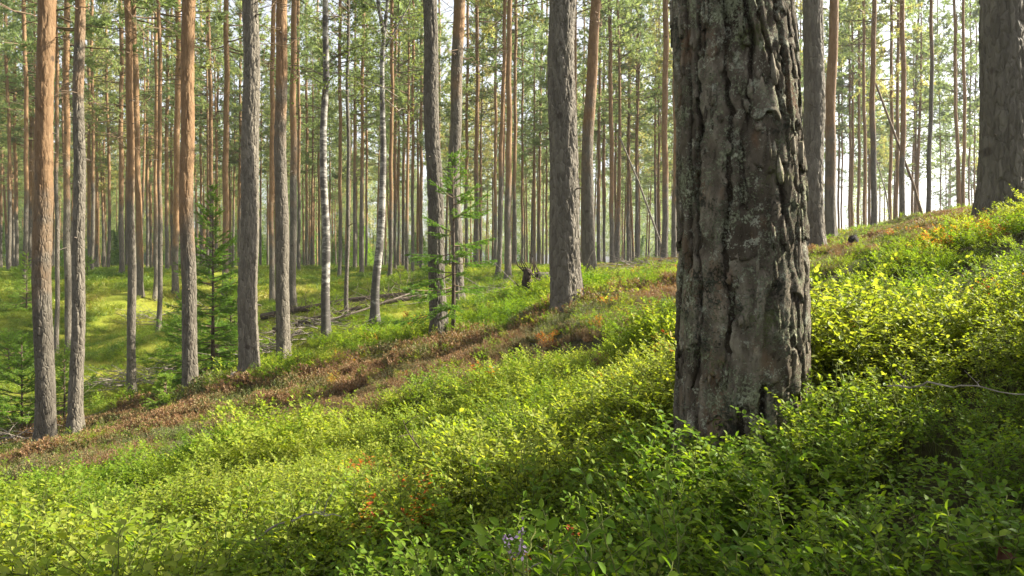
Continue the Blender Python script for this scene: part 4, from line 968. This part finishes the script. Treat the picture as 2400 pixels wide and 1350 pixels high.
b = MB(); lx, ly, lz = hit(2335, 1315, lift=.18); p = (lx, ly, lz + .18); b.leaves([[0, 0, 0]], [[1, .3, .1]], [[.2, -.5, 1.]], .035, .024, fold=.5); tag(obj('fallen_leaf', b.mesh('fallen_leaf', [M_LITTER]), None, p), 'reddish brown dead leaf at the bottom right corner', 'leaf')


hb = MB(); X0, X1, Y0, Y1, Z0, Z1 = -180, 180, -66, 268, -14, 26
hb.add([[X0, Y0, Z0], [X1, Y0, Z0], [X1, Y1, Z0], [X0, Y1, Z0], [X0, Y0, Z1], [X1, Y0, Z1], [X1, Y1, Z1], [X0, Y1, Z1]], None, [[0, 3, 2, 1], [4, 5, 6, 7], [0, 1, 5, 4], [1, 2, 6, 5], [2, 3, 7, 6], [3, 0, 4, 7]])
hm, hnt, HN, HL, hout = mat('haze_air'); hv_ = HN('ShaderNodeVolumePrincipled'); hv_.inputs['Color'].default_value = (.9, .93, 1, 1); hv_.inputs['Density'].default_value = .0005; hv_.inputs['Anisotropy'].default_value = .3; HL(hv_.outputs[0], hout.inputs['Volume'])
tag(obj('haze', hb.mesh('haze', [hm])), 'thin bright forest haze between the far pines', 'haze', None, 'stuff')
# ------------------------------------------------------------------ light and camera
w = bpy.data.worlds.new('World'); bpy.context.scene.world = w; w.use_nodes = True
nt = w.node_tree; bg = nt.nodes['Background']; sk = nt.nodes.new('ShaderNodeTexSky'); sk.sky_type = 'NISHITA'; sk.sun_disc = False
sk.sun_elevation = SUN_EL; sk.sun_rotation = SUN_AZ; sk.dust_density = 2.5; sk.air_density = 1.0
hs = nt.nodes.new('ShaderNodeHueSaturation'); hs.inputs['Saturation'].default_value = .3; nt.links.new(sk.outputs[0], hs.inputs['Color']); nt.links.new(hs.outputs[0], bg.inputs[0]); bg.inputs[1].default_value = .095
sd = bpy.data.lights.new('sun', 'SUN'); sd.energy = 5.0; sd.angle = math.radians(.5); sd.color = (1, .93, .77)
so = bpy.data.objects.new('sun', sd); C.objects.link(so)
S = Vector((math.sin(SUN_AZ) * math.cos(SUN_EL), math.cos(SUN_AZ) * math.cos(SUN_EL), math.sin(SUN_EL)))
so.rotation_euler = S.to_track_quat('Z', 'Y').to_euler(); so.location = (20, 0, 30)
cd = bpy.data.cameras.new('camera'); co = bpy.data.objects.new('camera', cd); C.objects.link(co)
co.location = (0, 0, 0); co.rotation_euler = (math.pi / 2, 0, 0); cd.sensor_width = 36; cd.lens = 36 * F / 2400; cd.shift_y = -(675 - HY) / 2400
cd.clip_end = 1500; cd.clip_start = .05
sc = bpy.context.scene; sc.camera = co
sc.view_settings.view_transform = 'Standard'; sc.view_settings.look = 'None'; sc.view_settings.exposure = 1.85; sc.view_settings.gamma = 1
sc.render.engine = 'CYCLES'
sc.cycles.max_bounces = 8; sc.cycles.diffuse_bounces = 3; sc.cycles.transmission_bounces = 4; sc.cycles.glossy_bounces = 2; sc.cycles.caustics_reflective = False; sc.cycles.caustics_refractive = False
